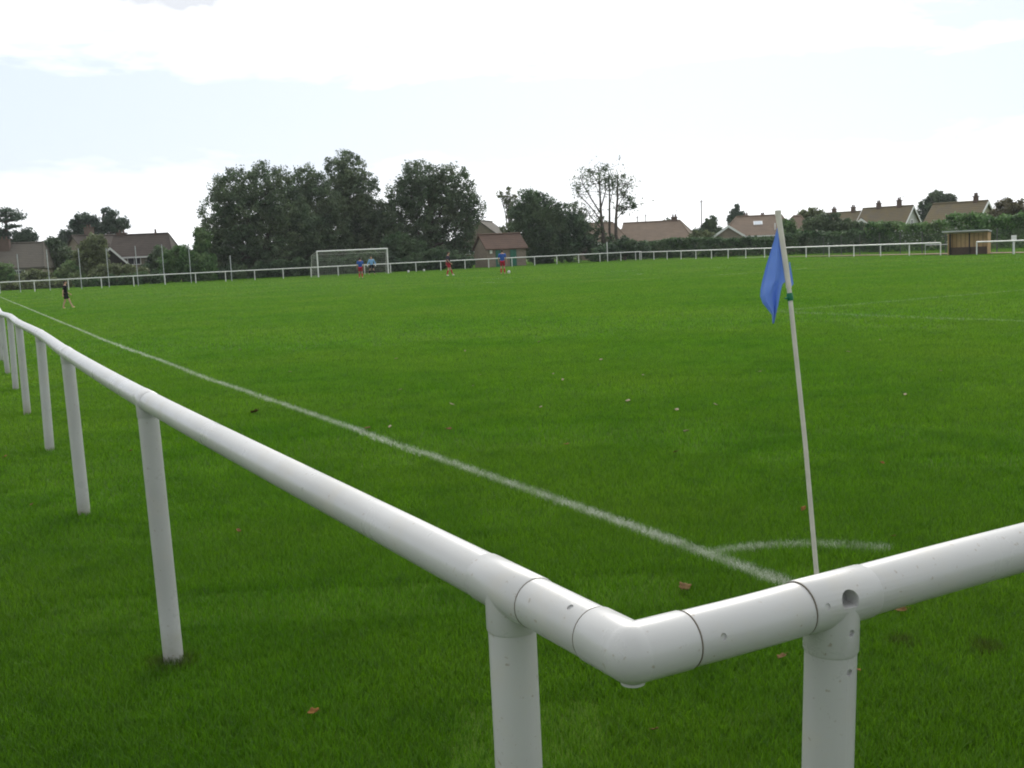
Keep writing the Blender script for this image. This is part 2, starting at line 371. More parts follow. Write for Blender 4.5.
# ------------------------------------------------------------------ ground
g = MB(); q = 420.0
g.add([(-q, -q, 0), (q, -q, 0), (q, q, 0), (-q, q, 0)], [(0, 1, 2, 3)])
tag(g.build('ground', M['turf']), kind='structure')
ln = MB()
def strip(pts, wd, z=.004):
    pts = [np.array(p, float) for p in pts]
    for i in range(len(pts)):
        d = pts[min(i + 1, len(pts) - 1)] - pts[max(i - 1, 0)]; d /= np.linalg.norm(d); s = np.array([-d[1], d[0], 0]) * wd / 2
        ln.v += [tuple(pts[i] + s + UZ * z), tuple(pts[i] - s + UZ * z)]
    b = len(ln.v) - 2 * len(pts)
    ln.f += [(b + 2 * i, b + 2 * i + 2, b + 2 * i + 3, b + 2 * i + 1) for i in range(len(pts) - 1)]
def line_obj(name):
    global ln
    o = tag(ln.build(name, M['turf']), kind='structure'); ln = MB(); return o
strip([tn(t, touch_n(t)) for t in np.r_[np.arange(CT, 20, 1), np.arange(20, 100, 5)]], .13); line_obj('touchline')
strip([tn(CT + .92 * math.cos(a), CN + .92 * math.sin(a)) for a in np.linspace(0.07, math.pi / 2 - .08, 24)], .08); line_obj('corner_arc')
strip([tn(CT, n) for n in np.linspace(CN + .08, 67, 20)], .1); line_obj('goal_line')
strip([tn(19.05, n) for n in np.linspace(16.5, 53.8, 12)], .12); line_obj('penalty_area_front_line')
strip([tn(t, 16.4) for t in np.linspace(CT + .08, 19.1, 8)], .12); line_obj('penalty_area_side_line')
strip([tn(MT + 9.15 * math.cos(a), MN + 9.15 * math.sin(a)) for a in np.linspace(0, 2 * math.pi, 72)], .12); line_obj('centre_circle')
# ------------------------------------------------------------------ grass: blade tiles set out over the field
def tile(name, size, count, h, wd, seed, lean, tmax):
    r = np.random.default_rng(seed)
    x = r.uniform(-size / 2, size / 2, count); y = r.uniform(-size / 2, size / 2, count)
    hh = h * (.4 + .8 * r.uniform(0, 1, count) ** 1.3); a = r.uniform(0, 2 * np.pi, count); b = r.uniform(0, 2 * np.pi, count)
    ln_ = hh * r.uniform(.05, lean, count); ww = wd * r.uniform(.6, 1.25, count)
    dx, dy = np.cos(a) * ww / 2, np.sin(a) * ww / 2; lx, ly = np.cos(b) * ln_, np.sin(b) * ln_
    o = np.zeros(count)
    V = np.stack([np.c_[x - dx, y - dy, o], np.c_[x + dx, y + dy, o],
                  np.c_[x - dx * .8 + lx * .35, y - dy * .8 + ly * .35, hh * .6], np.c_[x + dx * .8 + lx * .35, y + dy * .8 + ly * .35, hh * .6],
                  np.c_[x + lx, y + ly, hh]], 1).reshape(-1, 3)
    i = np.arange(count) * 5
    quads = np.stack([i, i + 1, i + 3, i + 2], 1); tris = np.stack([i + 2, i + 3, i + 4], 1)
    me = bpy.data.meshes.new(name)
    me.from_pydata(V.tolist(), [], quads.tolist() + tris.tolist())
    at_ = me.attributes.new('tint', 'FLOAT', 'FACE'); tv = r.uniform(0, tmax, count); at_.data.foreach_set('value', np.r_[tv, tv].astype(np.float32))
    me.materials.append(M['blade']); me.shade_smooth()
    return bpy.data.objects.new(name, me)
LODS = [  # tile size, blades, height, width, from, to (distance from the camera), lean, tint ceiling, low nearby: shade and vignetting painted into blade colour
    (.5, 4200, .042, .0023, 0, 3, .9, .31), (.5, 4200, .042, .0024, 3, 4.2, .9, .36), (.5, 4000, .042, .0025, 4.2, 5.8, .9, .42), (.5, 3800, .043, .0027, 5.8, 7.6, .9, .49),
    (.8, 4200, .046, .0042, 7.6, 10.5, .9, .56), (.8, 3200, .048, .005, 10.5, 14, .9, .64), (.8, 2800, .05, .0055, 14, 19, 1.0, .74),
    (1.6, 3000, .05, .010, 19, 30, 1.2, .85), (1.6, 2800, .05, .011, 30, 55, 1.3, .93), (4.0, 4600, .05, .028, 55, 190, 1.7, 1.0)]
_k = tn(102.5, 69.8) - SP0; SDA = math.atan2(-_k[0], _k[1])
protos = []; pts = []; ids = []
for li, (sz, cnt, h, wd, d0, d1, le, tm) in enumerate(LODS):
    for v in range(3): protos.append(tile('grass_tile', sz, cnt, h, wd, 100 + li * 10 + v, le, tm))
    nn = int(d1 / sz) + 2
    gx, gy = np.meshgrid(np.arange(-nn, nn + 1) * sz, np.arange(-nn, nn + 1) * sz)
    P = np.c_[gx.ravel(), gy.ravel()]; d = np.hypot(P[:, 0], P[:, 1])
    ang = np.degrees(np.arctan2(P[:, 0], P[:, 1]))
    ok = (d >= d0 - sz * .8) & (d < d1 + sz * .75 + RNG.uniform(0, .25, len(P)) * d1) & ((np.abs(ang) < 36) | (d < 6))
    ok &= ~((P[:, 1] < -2.5))
    tt = P @ T[:2]; n_ = P @ N[:2]
    o2 = (P - SP0[:2]) @ np.array([math.cos(SDA), math.sin(SDA)]); ok &= (tt < 150) & (n_ < 95) & ((o2 < 1.9) | (o2 > 4.4)) 
    P = P[ok]; pts.append(np.c_[P, np.zeros(len(P))]); ids.append(li * 3 + RNG.integers(0, 3, len(P)))
pts = np.concatenate(pts); ids = np.concatenate(ids)
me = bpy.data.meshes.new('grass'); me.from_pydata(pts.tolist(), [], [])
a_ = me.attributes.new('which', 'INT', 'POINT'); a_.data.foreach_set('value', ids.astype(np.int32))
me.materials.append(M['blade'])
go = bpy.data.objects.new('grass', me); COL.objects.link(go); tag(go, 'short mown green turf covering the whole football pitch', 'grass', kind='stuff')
ng = bpy.data.node_groups.new('grass_tiles', 'GeometryNodeTree')
ng.interface.new_socket('Geometry', in_out='INPUT', socket_type='NodeSocketGeometry'); ng.interface.new_socket('Geometry', in_out='OUTPUT', socket_type='NodeSocketGeometry')
gi = ng.nodes.new('NodeGroupInput'); gout = ng.nodes.new('NodeGroupOutput'); jn = ng.nodes.new('GeometryNodeJoinGeometry')
na = ng.nodes.new('GeometryNodeInputNamedAttribute'); na.data_type = 'INT'; na.inputs[0].default_value = 'which'
rv = ng.nodes.new('FunctionNodeRandomValue'); rv.data_type = 'INT'; rv.inputs[4].default_value = 0; rv.inputs[5].default_value = 3
mu = ng.nodes.new('ShaderNodeMath'); mu.operation = 'MULTIPLY'; mu.inputs[1].default_value = math.pi / 2; ng.links.new(rv.outputs[2], mu.inputs[0])
cx = ng.nodes.new('ShaderNodeCombineXYZ'); ng.links.new(mu.outputs[0], cx.inputs[2])
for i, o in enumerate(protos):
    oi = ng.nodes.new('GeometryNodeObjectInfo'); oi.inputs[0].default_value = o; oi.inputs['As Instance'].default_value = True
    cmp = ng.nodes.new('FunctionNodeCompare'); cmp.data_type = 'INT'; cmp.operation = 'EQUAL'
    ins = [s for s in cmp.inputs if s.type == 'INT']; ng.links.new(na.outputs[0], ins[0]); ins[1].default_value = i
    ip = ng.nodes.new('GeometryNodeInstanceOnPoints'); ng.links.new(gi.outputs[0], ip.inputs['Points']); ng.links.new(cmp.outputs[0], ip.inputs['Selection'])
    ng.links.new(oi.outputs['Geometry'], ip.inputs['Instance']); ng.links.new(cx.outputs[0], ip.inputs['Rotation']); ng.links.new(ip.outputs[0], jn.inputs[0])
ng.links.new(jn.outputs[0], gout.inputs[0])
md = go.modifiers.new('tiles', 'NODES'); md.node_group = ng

# ------------------------------------------------------------------ white tubular railings
RAD = .0405
def smooth_path(P, sub=8):
    P = [np.array(p, float) for p in P]; n = len(P); L = [np.linalg.norm(P[i + 1] - P[i]) for i in range(n - 1)]; out = []
    sl = [(P[i + 1] - P[i]) / L[i] for i in range(n - 1)]
    tg = [sl[0]] + [(sl[i - 1] * L[i] + sl[i] * L[i - 1]) / (L[i] + L[i - 1]) for i in range(1, n - 1)] + [sl[-1]]
    for i in range(n - 1):
        for j in range(sub):
            u = j / sub; out.append((2 * u ** 3 - 3 * u * u + 1) * P[i] + (u ** 3 - 2 * u * u + u) * L[i] * tg[i] + (3 * u * u - 2 * u ** 3) * P[i + 1] + (u ** 3 - u * u) * L[i] * tg[i + 1])
    return out + [P[-1]]
def ring(mb, c, axis, r, wd, seg=32):
    c = np.array(c); axis = np.array(axis) / np.linalg.norm(axis); mb.tube([c - axis * wd / 2, c + axis * wd / 2], r, seg)
def tee(parent, c, along, post_dir, r=RAD, half=.085, down=.10, seg=32, holes=(), name='tee_joint'):
    c = np.array(c); along = np.array(along) / np.linalg.norm(along)
    m = MB(); m.tube([c - along * half, c - along * (half - .004), c + along * (half - .004), c + along * half], [r * 1.0, r * 1.045, r * 1.045, r * 1.0], seg)
    o = m.build(name, M['rail'], parent, True)
    m2 = MB(); m2.tube([c, c + post_dir * (down - .004), c + post_dir * down], [r * 1.045, r * 1.045, r * 1.0], seg)
    s = m2.build('socket', M['rail'], o, True)
    return o, s
def cut(o, c, axis, r, depth):
    m = MB(); c = np.array(c); axis = np.array(axis) / np.linalg.norm(axis); m.tube([c + axis * .03, c - axis * depth], r, 20)
    k_ = m.build('cutter', M['rail'], RL); b = o.modifiers.new('b', 'BOOLEAN'); b.operation = 'DIFFERENCE'; b.object = k_; b.solver = 'EXACT'
    bake(o); bpy.data.objects.remove(k_)
    o.data.set_sharp_from_angle(angle=R(35))
nearT = 1.27
# posts of the left run: foot and rail-centre pixels
LP = [((519, 768), (508, 589)), ((174, 662), (146.5, 400)), ((84.5, 516), (67, 353)), ((50, 452), (40, 334)), ((27.5, 415), (18.5, 323)), ((16, 391), (9.8, 316.5)), ((8, 375), (1, 313.5))]
feet, tops = [], []
for i, (fp, tp) in enumerate(LP):
    if i == 0:
        tv = 1.58; a = on_plane(*fp, T, tv); b = on_plane(*tp, T, tv); d = (a - b) / (b[2] - a[2]); feet.append(b + d * b[2]); tops.append(b)
    else:
        a = gnd(*fp); feet.append(a); tops.append(on_plane(*tp, T, a @ T))
while feet[-1] @ T < 99.5:
    tv = feet[-1] @ T + 2.98; nv = min(.95 + (tv - 20) * .004, 1.3)
    feet.append(tn(tv, nv)); tops.append(tn(tv, nv, 1.0 + random.uniform(-.02, .02)))
elbow = on_plane(632, 653, UZ, tops[0][2] - .004)
tops[0] = elbow + (tops[1] - elbow) * ((1.575 - elbow @ T) / ((tops[1] - elbow) @ T))      # the run is straight as far as the second post
a = on_plane(519, 768, T, 1.575); b = tops[0]; d = (a - b) / (b[2] - a[2]); feet[0] = b + d * b[2]
tr_c = on_plane(832, 599.3, UZ, elbow[2] + .004)
rdir = tr_c - elbow; rdir[2] = 0; rdir /= np.linalg.norm(rdir)
re = tr_c + (tr_c - elbow) * .8
rail_w = empty('post_and_rail_fence', feet[1], 'nearest white tube railing, turning a corner in front and running off left along the touchline', 'railing')
RL = rail_w
ldir = tops[0] - elbow; ldir /= np.linalg.norm(ldir)
W = lambda p: rel(RL, p)
path = smooth_path([elbow + ldir * .04, elbow + ldir * .15] + tops, 8)
m = MB(); m.tube([W(p) for p in path], RAD, 32); rl_ = m.build('rail', M['rail'], RL, True)
rdir2 = re - tr_c; rdir2 /= np.linalg.norm(rdir2)
rp = [elbow + rdir * .04, elbow + rdir * .2, tr_c, tr_c + rdir2 * 1.0, tr_c + rdir2 * 2.98, tr_c + rdir2 * 5.96, tr_c + rdir2 * 8.9]
m = MB(); m.tube([W(p) for p in smooth_path(rp, 4)], RAD, 32); rr_ = m.build('rail', M['rail'], RL, True)
# elbow: rounded mitre bend
e0, e1 = elbow + ldir * .088, elbow + rdir * .090
m = MB(); m.tube([W(e0), W(e0 - ldir * .004), W(elbow)], [RAD, RAD * 1.045, RAD * 1.045], 40); m.tube([W(elbow), W(e1 - rdir * .004), W(e1)], [RAD * 1.045, RAD * 1.045, RAD], 40)
m.ball(W(elbow), RAD * 1.055, 40, 28); el_ = m.build('elbow_joint', M['rail'], RL, True)
m = MB(); m.tube([W(elbow - UZ * (RAD * .98)), W(elbow - UZ * (RAD * 1.075))], RAD * .42, 24); m.build('drain_plug', M['rail'], el_, True, 0)
def seam(c, ax, r, wd, parent):
    q_ = MB(); ring(q_, W(c), ax, r, wd); q_.build('joint_seam', M['seam'], parent, True)
seam(e1 + rdir * .0012, rdir, RAD * 1.024, .0018, el_); seam(e0 + ldir * .001, ldir, RAD * 1.012, .0012, el_)
# tees and posts of the left run
for i, (a, b) in enumerate(zip(feet, tops)):
    pd = (a - b) / np.linalg.norm(a - b)
    al = (tops[min(i + 1, len(tops) - 1)] - (tops[i - 1] if i else elbow)); sg = 32 if i < 4 else 16
    if i == 0: al = tops[1] - elbow
    tee_o, _ = tee(RL, W(b), al, pd, seg=sg, down=.068)
    m = MB(); m.tube([W(b + pd * .06), W(a - UZ * .02)], RAD * .985, sg); m.build('post', M['rail'], RL, True)
    if i == 0:
        al = al / np.linalg.norm(al); seam(b - al * .0858, al, RAD * 1.016, .0014, tee_o)
# right-hand tee with its round opening
pfoot_px = (827.5, 768); a = on_plane(*pfoot_px, N, tr_c @ N); pd = (a - tr_c) / np.linalg.norm(a - tr_c)
foot = tr_c + pd * (tr_c[2] / -pd[2])
t_o, t_s = tee(RL, W(tr_c), rdir2, pd, down=.082, half=.068)
m = MB(); m.tube([W(tr_c + pd * .06), W(foot - UZ * .02)], RAD * .985, 32); post_r = m.build('post', M['rail'], RL, True)
for j in (1, 2, 3):
    b = tr_c + rdir2 * 2.98 * j; a = b.copy(); a[2] = 0; tee(RL, W(b), rdir2, -UZ, seg=20)
    m = MB(); m.tube([W(b - UZ * .05), W(a - UZ * .02)], RAD * .985, 20); m.build('post', M['rail'], RL, True)
seam(tr_c - rdir2 * .0690, rdir2, RAD * 1.022, .0018, t_o)
def hole(o, px, c0, axis, r, depth):             # a hole where the ray through px meets the tube round axis
    d = ray(*px); d = d / np.linalg.norm(d); ax = axis / np.linalg.norm(axis); w0 = EYEP - c0
    dp = d - ax * (d @ ax); wp = w0 - ax * (w0 @ ax); A = dp @ dp; B = dp @ wp; C = wp @ wp - (RAD * 1.0) ** 2
    q_ = B * B - A * C; s = (-B - math.sqrt(max(q_, 0))) / A; P = EYEP + d * s
    nrm = P - c0; nrm = nrm - ax * (nrm @ ax); nrm /= np.linalg.norm(nrm); cut(o, W(P), nrm, r, depth)
hole(t_o, (850, 601), tr_c, rdir2, .0172, .024); hole(rr_, (850, 601), tr_c, rdir2, .0168, .024)
hole(t_o, (827, 607), tr_c, rdir2, .0055, .0028)
hole(rr_, (724, 637), elbow, rdir2, .0054, .003)
hole(rl_, (570, 607), elbow, ldir, .0054, .003)
hole(post_r, (850, 673), foot, -pd, .0056, .006); hole(t_s, (851, 633), tr_c, pd, .0056, .0035)

# the far railings
def fence_run(name, label, spots, rail_segments, hr=.95):
    o = empty(name, spots[len(spots) // 2], label, 'railing')
    for p in spots:
        m = MB(); m.tube([rel(o, p - UZ * .05), rel(o, p + UZ * (hr - .03))], RAD, 8); m.build('post', M['rail_far'], o, True)
    for seg in rail_segments:
        m = MB(); m.tube([rel(o, p + UZ * hr) for p in seg], RAD * 1.15, 10); m.build('rail', M['rail_far'], o, True)
    return o
ET, SN, SP, SSP = 102.5, 69.8, 2.71, 2.77
ends = [tn(ET, SN - i * SP) for i in range(26)]
fence_run('post_and_rail_fence', 'long white railing behind the far goal, in front of the big dark trees', ends, [ends])
T2 = ends[0] - SP0; SL = np.linalg.norm(T2); T2 /= SL; N2 = np.array([T2[1], -T2[0], 0])
def sp(t, off, z=0.0): return SP0 + T2 * t + N2 * off + UZ * z          # along the far side railing, and outward from it
sides = [sp(SL * (1 - i / 15), 0) for i in range(1, 16)]; sides2 = [sp(-SL / 15 * i - .2, 0) for i in range(1, 22)]
fence_run('post_and_rail_fence', 'white railing along the far side from the bare tall tree to the tan dugout', sides, [[ends[0]] + sides], .88)
fence_run('post_and_rail_fence', 'white railing along the far side starting right of the tan dugout', sides2, [sides2], .86)

# bare strip of earth behind the far railing on the right
pm = MB(); pp = [(26, 2.2), (16, 2.0), (6, 2.1), (-6, 1.9), (-30, 2.0), (-30, 4.2), (-6, 4.0), (6, 4.3), (16, 3.6), (26, 2.8)]
pm.add([sp(a, b, .06) for a, b in pp], [tuple(range(len(pp)))]); tag(pm.build('path', M['path']), kind='structure')
# ------------------------------------------------------------------ corner flag
pb, p2, p1 = gnd(819, 592), None, None
dpt = (pb - EYEP) @ fwd
p2, p1 = at(789.5, 292, dpt - .02), at(778, 213, dpt - .02)
cf = empty('corner_flag', pb, 'blue corner flag hanging limp on a leaning off-white pole behind the near railing', 'corner flag')
C_ = lambda p: rel(cf, p)
m = MB(); m.tube([C_(pb - UZ * .05), C_(pb * .5 + p2 * .5 + rightv * .004), C_(p2), C_(p2 * .7 + p1 * .3)], [.0108, .0104, .0104, .0104], 16); m.build('pole', M['pole'], cf, True)
m = MB(); m.tube([C_(at(788.9, 288, dpt - .02)), C_(at(783.5, 250, dpt - .02)), C_(p1)], .0128, 16); sl_ = m.build('pole_sleeve', M['pole'], cf, True)
m = MB(); m.tube([C_(p1 - UZ * .012), C_(p1 + UZ * .012)], [.0146, .0142], 16); m.build('pole_cap', M['pole'], cf, True)
m = MB(); tdir = (p1 - p2) / np.linalg.norm(p1 - p2); tc = at(790, 297, dpt - .02)
m.tube([C_(tc - tdir * .017), C_(tc - tdir * .006), C_(tc + tdir * .01), C_(tc + tdir * .018)], [.0135, .0155, .0145, .0130], 12)
m.tube([C_(tc), C_(at(785, 298.6, dpt - .035))], [.006, .004], 8); m.build('tie', M['green_tape'], cf, True)
# cloth: left and right outline (pixels) down the flag, folded in depth
LE = [(777.6, 226), (774.0, 240), (770.0, 253), (766, 266), (762.4, 280), (760.4, 290), (760.2, 296), (762.8, 303), (768.0, 309.5), (772.2, 315), (772.6, 323.5)]
RE = [(779.8, 226), (782.6, 240), (784.8, 253), (786.6, 266), (787.8, 280), (782.6, 284), (780.6, 292), (779.3, 299), (778.0, 306), (776.0, 313), (773.9, 323.5)]
nu, nv = 17, 4 * (len(LE) - 1) + 1; vs = []
for j in range(nv):
    s_ = j / 4; a = np.array([np.interp(s_, range(len(LE)), [p[q] for p in LE]) for q in (0, 1)]); b = np.array([np.interp(s_, range(len(RE)), [p[q] for p in RE]) for q in (0, 1)])
    v_ = j / (nv - 1)
    for i in range(nu):
        u = i / (nu - 1); c = a * (1 - u) + b * u
        dep = dpt - .02 + .004 * math.sin(v_ * 9) + (.026 * math.sin(u * 8.5 + v_ * 2.5) + .009 * math.sin(u * 19 + 1)) * min(1, v_ * 1.8) * (1 - u * .75)
        vs.append(C_(at(c[0], c[1], dep)))
fs = [(j * nu + i, j * nu + i + 1, (j + 1) * nu + i + 1, (j + 1) * nu + i) for j in range(nv - 1) for i in range(nu - 1)]
m = MB(); m.add(vs, fs); fo = m.build('flag', M['flagblue'], cf, True); sd_ = fo.modifiers.new('s', 'SOLIDIFY'); sd_.thickness = .0012; bake(fo)
m = MB(); m.add([C_(at(x, y, dpt + .012)) for x, y in [(789, 262), (790, 262), (793.5, 284), (790.5, 288)]], [(0, 1, 2, 3)]); fb = m.build('flag_hem', M['flagblue'], fo); sd_ = fb.modifiers.new('s', 'SOLIDIFY'); sd_.thickness = .0012; bake(fb)

# ------------------------------------------------------------------ goal
def make_goal():
    t0, nc, hw, H, dp = 100.2, 35.35, 3.5, 2.42, 1.35
    o = empty('football_goal', tn(t0, nc), 'white football goal with net standing at the far end of the pitch', 'goal')
    L_ = lambda t, n, z: rel(o, tn(t, n, z))
    for s in (-1, 1):
        m = MB(); m.tube([L_(t0, nc + s * hw, 0), L_(t0, nc + s * hw, H + .04)], .06, 12); m.build('goal_post', M['goal_white'], o, True)
    m = MB(); m.tube([L_(t0, nc - hw - .06, H), L_(t0, nc + hw + .06, H)], .06, 12); m.build('crossbar', M['goal_white'], o, True)
    for s in (-1, 1):
        m = MB(); m.tube([L_(t0, nc + s * hw, H), L_(t0 + dp * .75, nc + s * (hw + .25), H - .35), L_(t0 + dp, nc + s * (hw + .25), 0)], .022, 8); m.build('net_stanchion', M['net'], o, True)
    m = MB(); st_ = .16; tk = .0035
    prof = [(t0 + .02, H), (t0 + dp * .75, H - .35), (t0 + dp, .02)]
    ts = []
    for (a, az), (b, bz) in zip(prof[:-1], prof[1:]):
        k_ = max(2, int(math.hypot(b - a, bz - az) / st_)); ts += [(a + (b - a) * i / k_, az + (bz - az) * i / k_ - .10 * math.sin(math.pi * i / k_) * (az == H)) for i in range(k_)]
    ts.append(prof[-1])
    wdt = lambda t: hw + .25 * min(1, (t - t0) / (dp * .75))
    for u in np.arange(-1, 1.0001, st_ / hw): m.tube([L_(t, nc + u * wdt(t), z) for t, z in ts], tk, 3, False)
    for t, z in ts: m.tube([L_(t, nc - wdt(t), z), L_(t, nc + wdt(t), z)], tk, 3, False)
    for s in (-1, 1):                                     # side netting
        for z in np.arange(.05, H, st_):
            te = np.interp(-z, [-q_[1] for q_ in ts], [q_[0] for q_ in ts]); m.tube([L_(t0, nc + s * hw, z), L_(te, nc + s * wdt(te), z)], tk, 3, False)
        for tt_ in np.arange(t0 + st_, t0 + dp, st_):
            zt = np.interp(tt_, [q_[0] for q_ in ts], [q_[1] for q_ in ts]); m.tube([L_(tt_, nc + s * wdt(tt_), 0), L_(tt_, nc + s * wdt(tt_), zt)], tk, 3, False)
    m.build('net', M['net'], o)
make_goal()

# ------------------------------------------------------------------ footballs
def ball_at(px, py, t_force, label):
    p = gnd(px, py) if t_force is None else on_plane(px, py, T, t_force); p = np.array([p[0], p[1], 0])
    o = empty('football', p + UZ * .03, label, 'football', 'white footballs on the pitch')
    bm = bmesh.new(); bmesh.ops.create_icosphere(bm, subdivisions=3, radius=.115, matrix=Matrix.Translation((0, 0, .115)))
    me_ = bpy.data.meshes.new('ball_shell'); bm.to_mesh(me_); bm.free(); me_.materials.append(M['c_white']); me_.shade_smooth()
    b = bpy.data.objects.new('ball_shell', me_); COL.objects.link(b); b.parent = o
    m = MB(); ph = (1 + 5 ** .5) / 2
    for v in [np.array(q_, float) for q_ in [(0, 1, ph), (0, -1, ph), (0, 1, -ph), (0, -1, -ph), (1, ph, 0), (-1, ph, 0), (1, -ph, 0), (-1, -ph, 0), (ph, 0, 1), (-ph, 0, 1), (ph, 0, -1), (-ph, 0, -1)]]:
        v /= np.linalg.norm(v); a = np.cross(v, [0.3, .5, .8]); a /= np.linalg.norm(a); b_ = np.cross(v, a)
        ring_ = [v * .1155 * math.cos(.33) + .1155 * math.sin(.33) * (a * math.cos(k_) + b_ * math.sin(k_)) + [0, 0, .115] for k_ in np.arange(5) * 2 * math.pi / 5]
        m.add(ring_ + [v * .117 + [0, 0, .115]], [(i, (i + 1) % 5, 5) for i in range(5)])
    m.build('pentagon_panel', plain('pale_grey_panel', (.45, .45, .47), .6), o)
ball_at(408.5, 272.3, 99.0, 'white football lying to the right of the goal, nearer the goal post')
ball_at(424, 270, 101.3, 'white football lying close against the far railing, right of the other loose ball')
ball_at(509, 274, None, 'white football at the feet of the player in blue in front of the hut')

# ------------------------------------------------------------------ people
def skinmesh(name, joints, edges, mat, parent, sub=1, extra=None, voxel=0.0):
    names = list(joints); me_ = bpy.data.meshes.new(name)
    me_.from_pydata([joints[k_][0] for k_ in names], [(names.index(a), names.index(b)) for a, b in edges], [])
    o = bpy.data.objects.new(name, me_); COL.objects.link(o); sk = o.modifiers.new('k', 'SKIN')
    for i, k_ in enumerate(names):
        r = joints[k_][1]; o.data.skin_vertices[0].data[i].radius = r if isinstance(r, tuple) else (r, r); o.data.skin_vertices[0].data[i].use_root = (i == 0)
    sk.use_smooth_shade = True
    if sub: s_ = o.modifiers.new('s', 'SUBSURF'); s_.levels = s_.render_levels = sub
    bake(o)
    if extra is not None:
        bm = bmesh.new(); bm.from_mesh(o.data)
        tmp = bpy.data.meshes.new('t'); tmp.from_pydata(extra.v, [], extra.f); bm.from_mesh(tmp); bpy.data.meshes.remove(tmp); bm.to_mesh(o.data); bm.free()
    if voxel:
        rm = o.modifiers.new('r', 'REMESH'); rm.mode = 'VOXEL'; rm.voxel_size = voxel; bake(o)
        s_ = o.modifiers.new('s', 'SMOOTH'); s_.factor = .5; s_.iterations = 2; bake(o)
    o.data.materials.clear(); o.data.materials.append(mat); o.data.shade_smooth()
    if parent: o.parent = parent
    return o
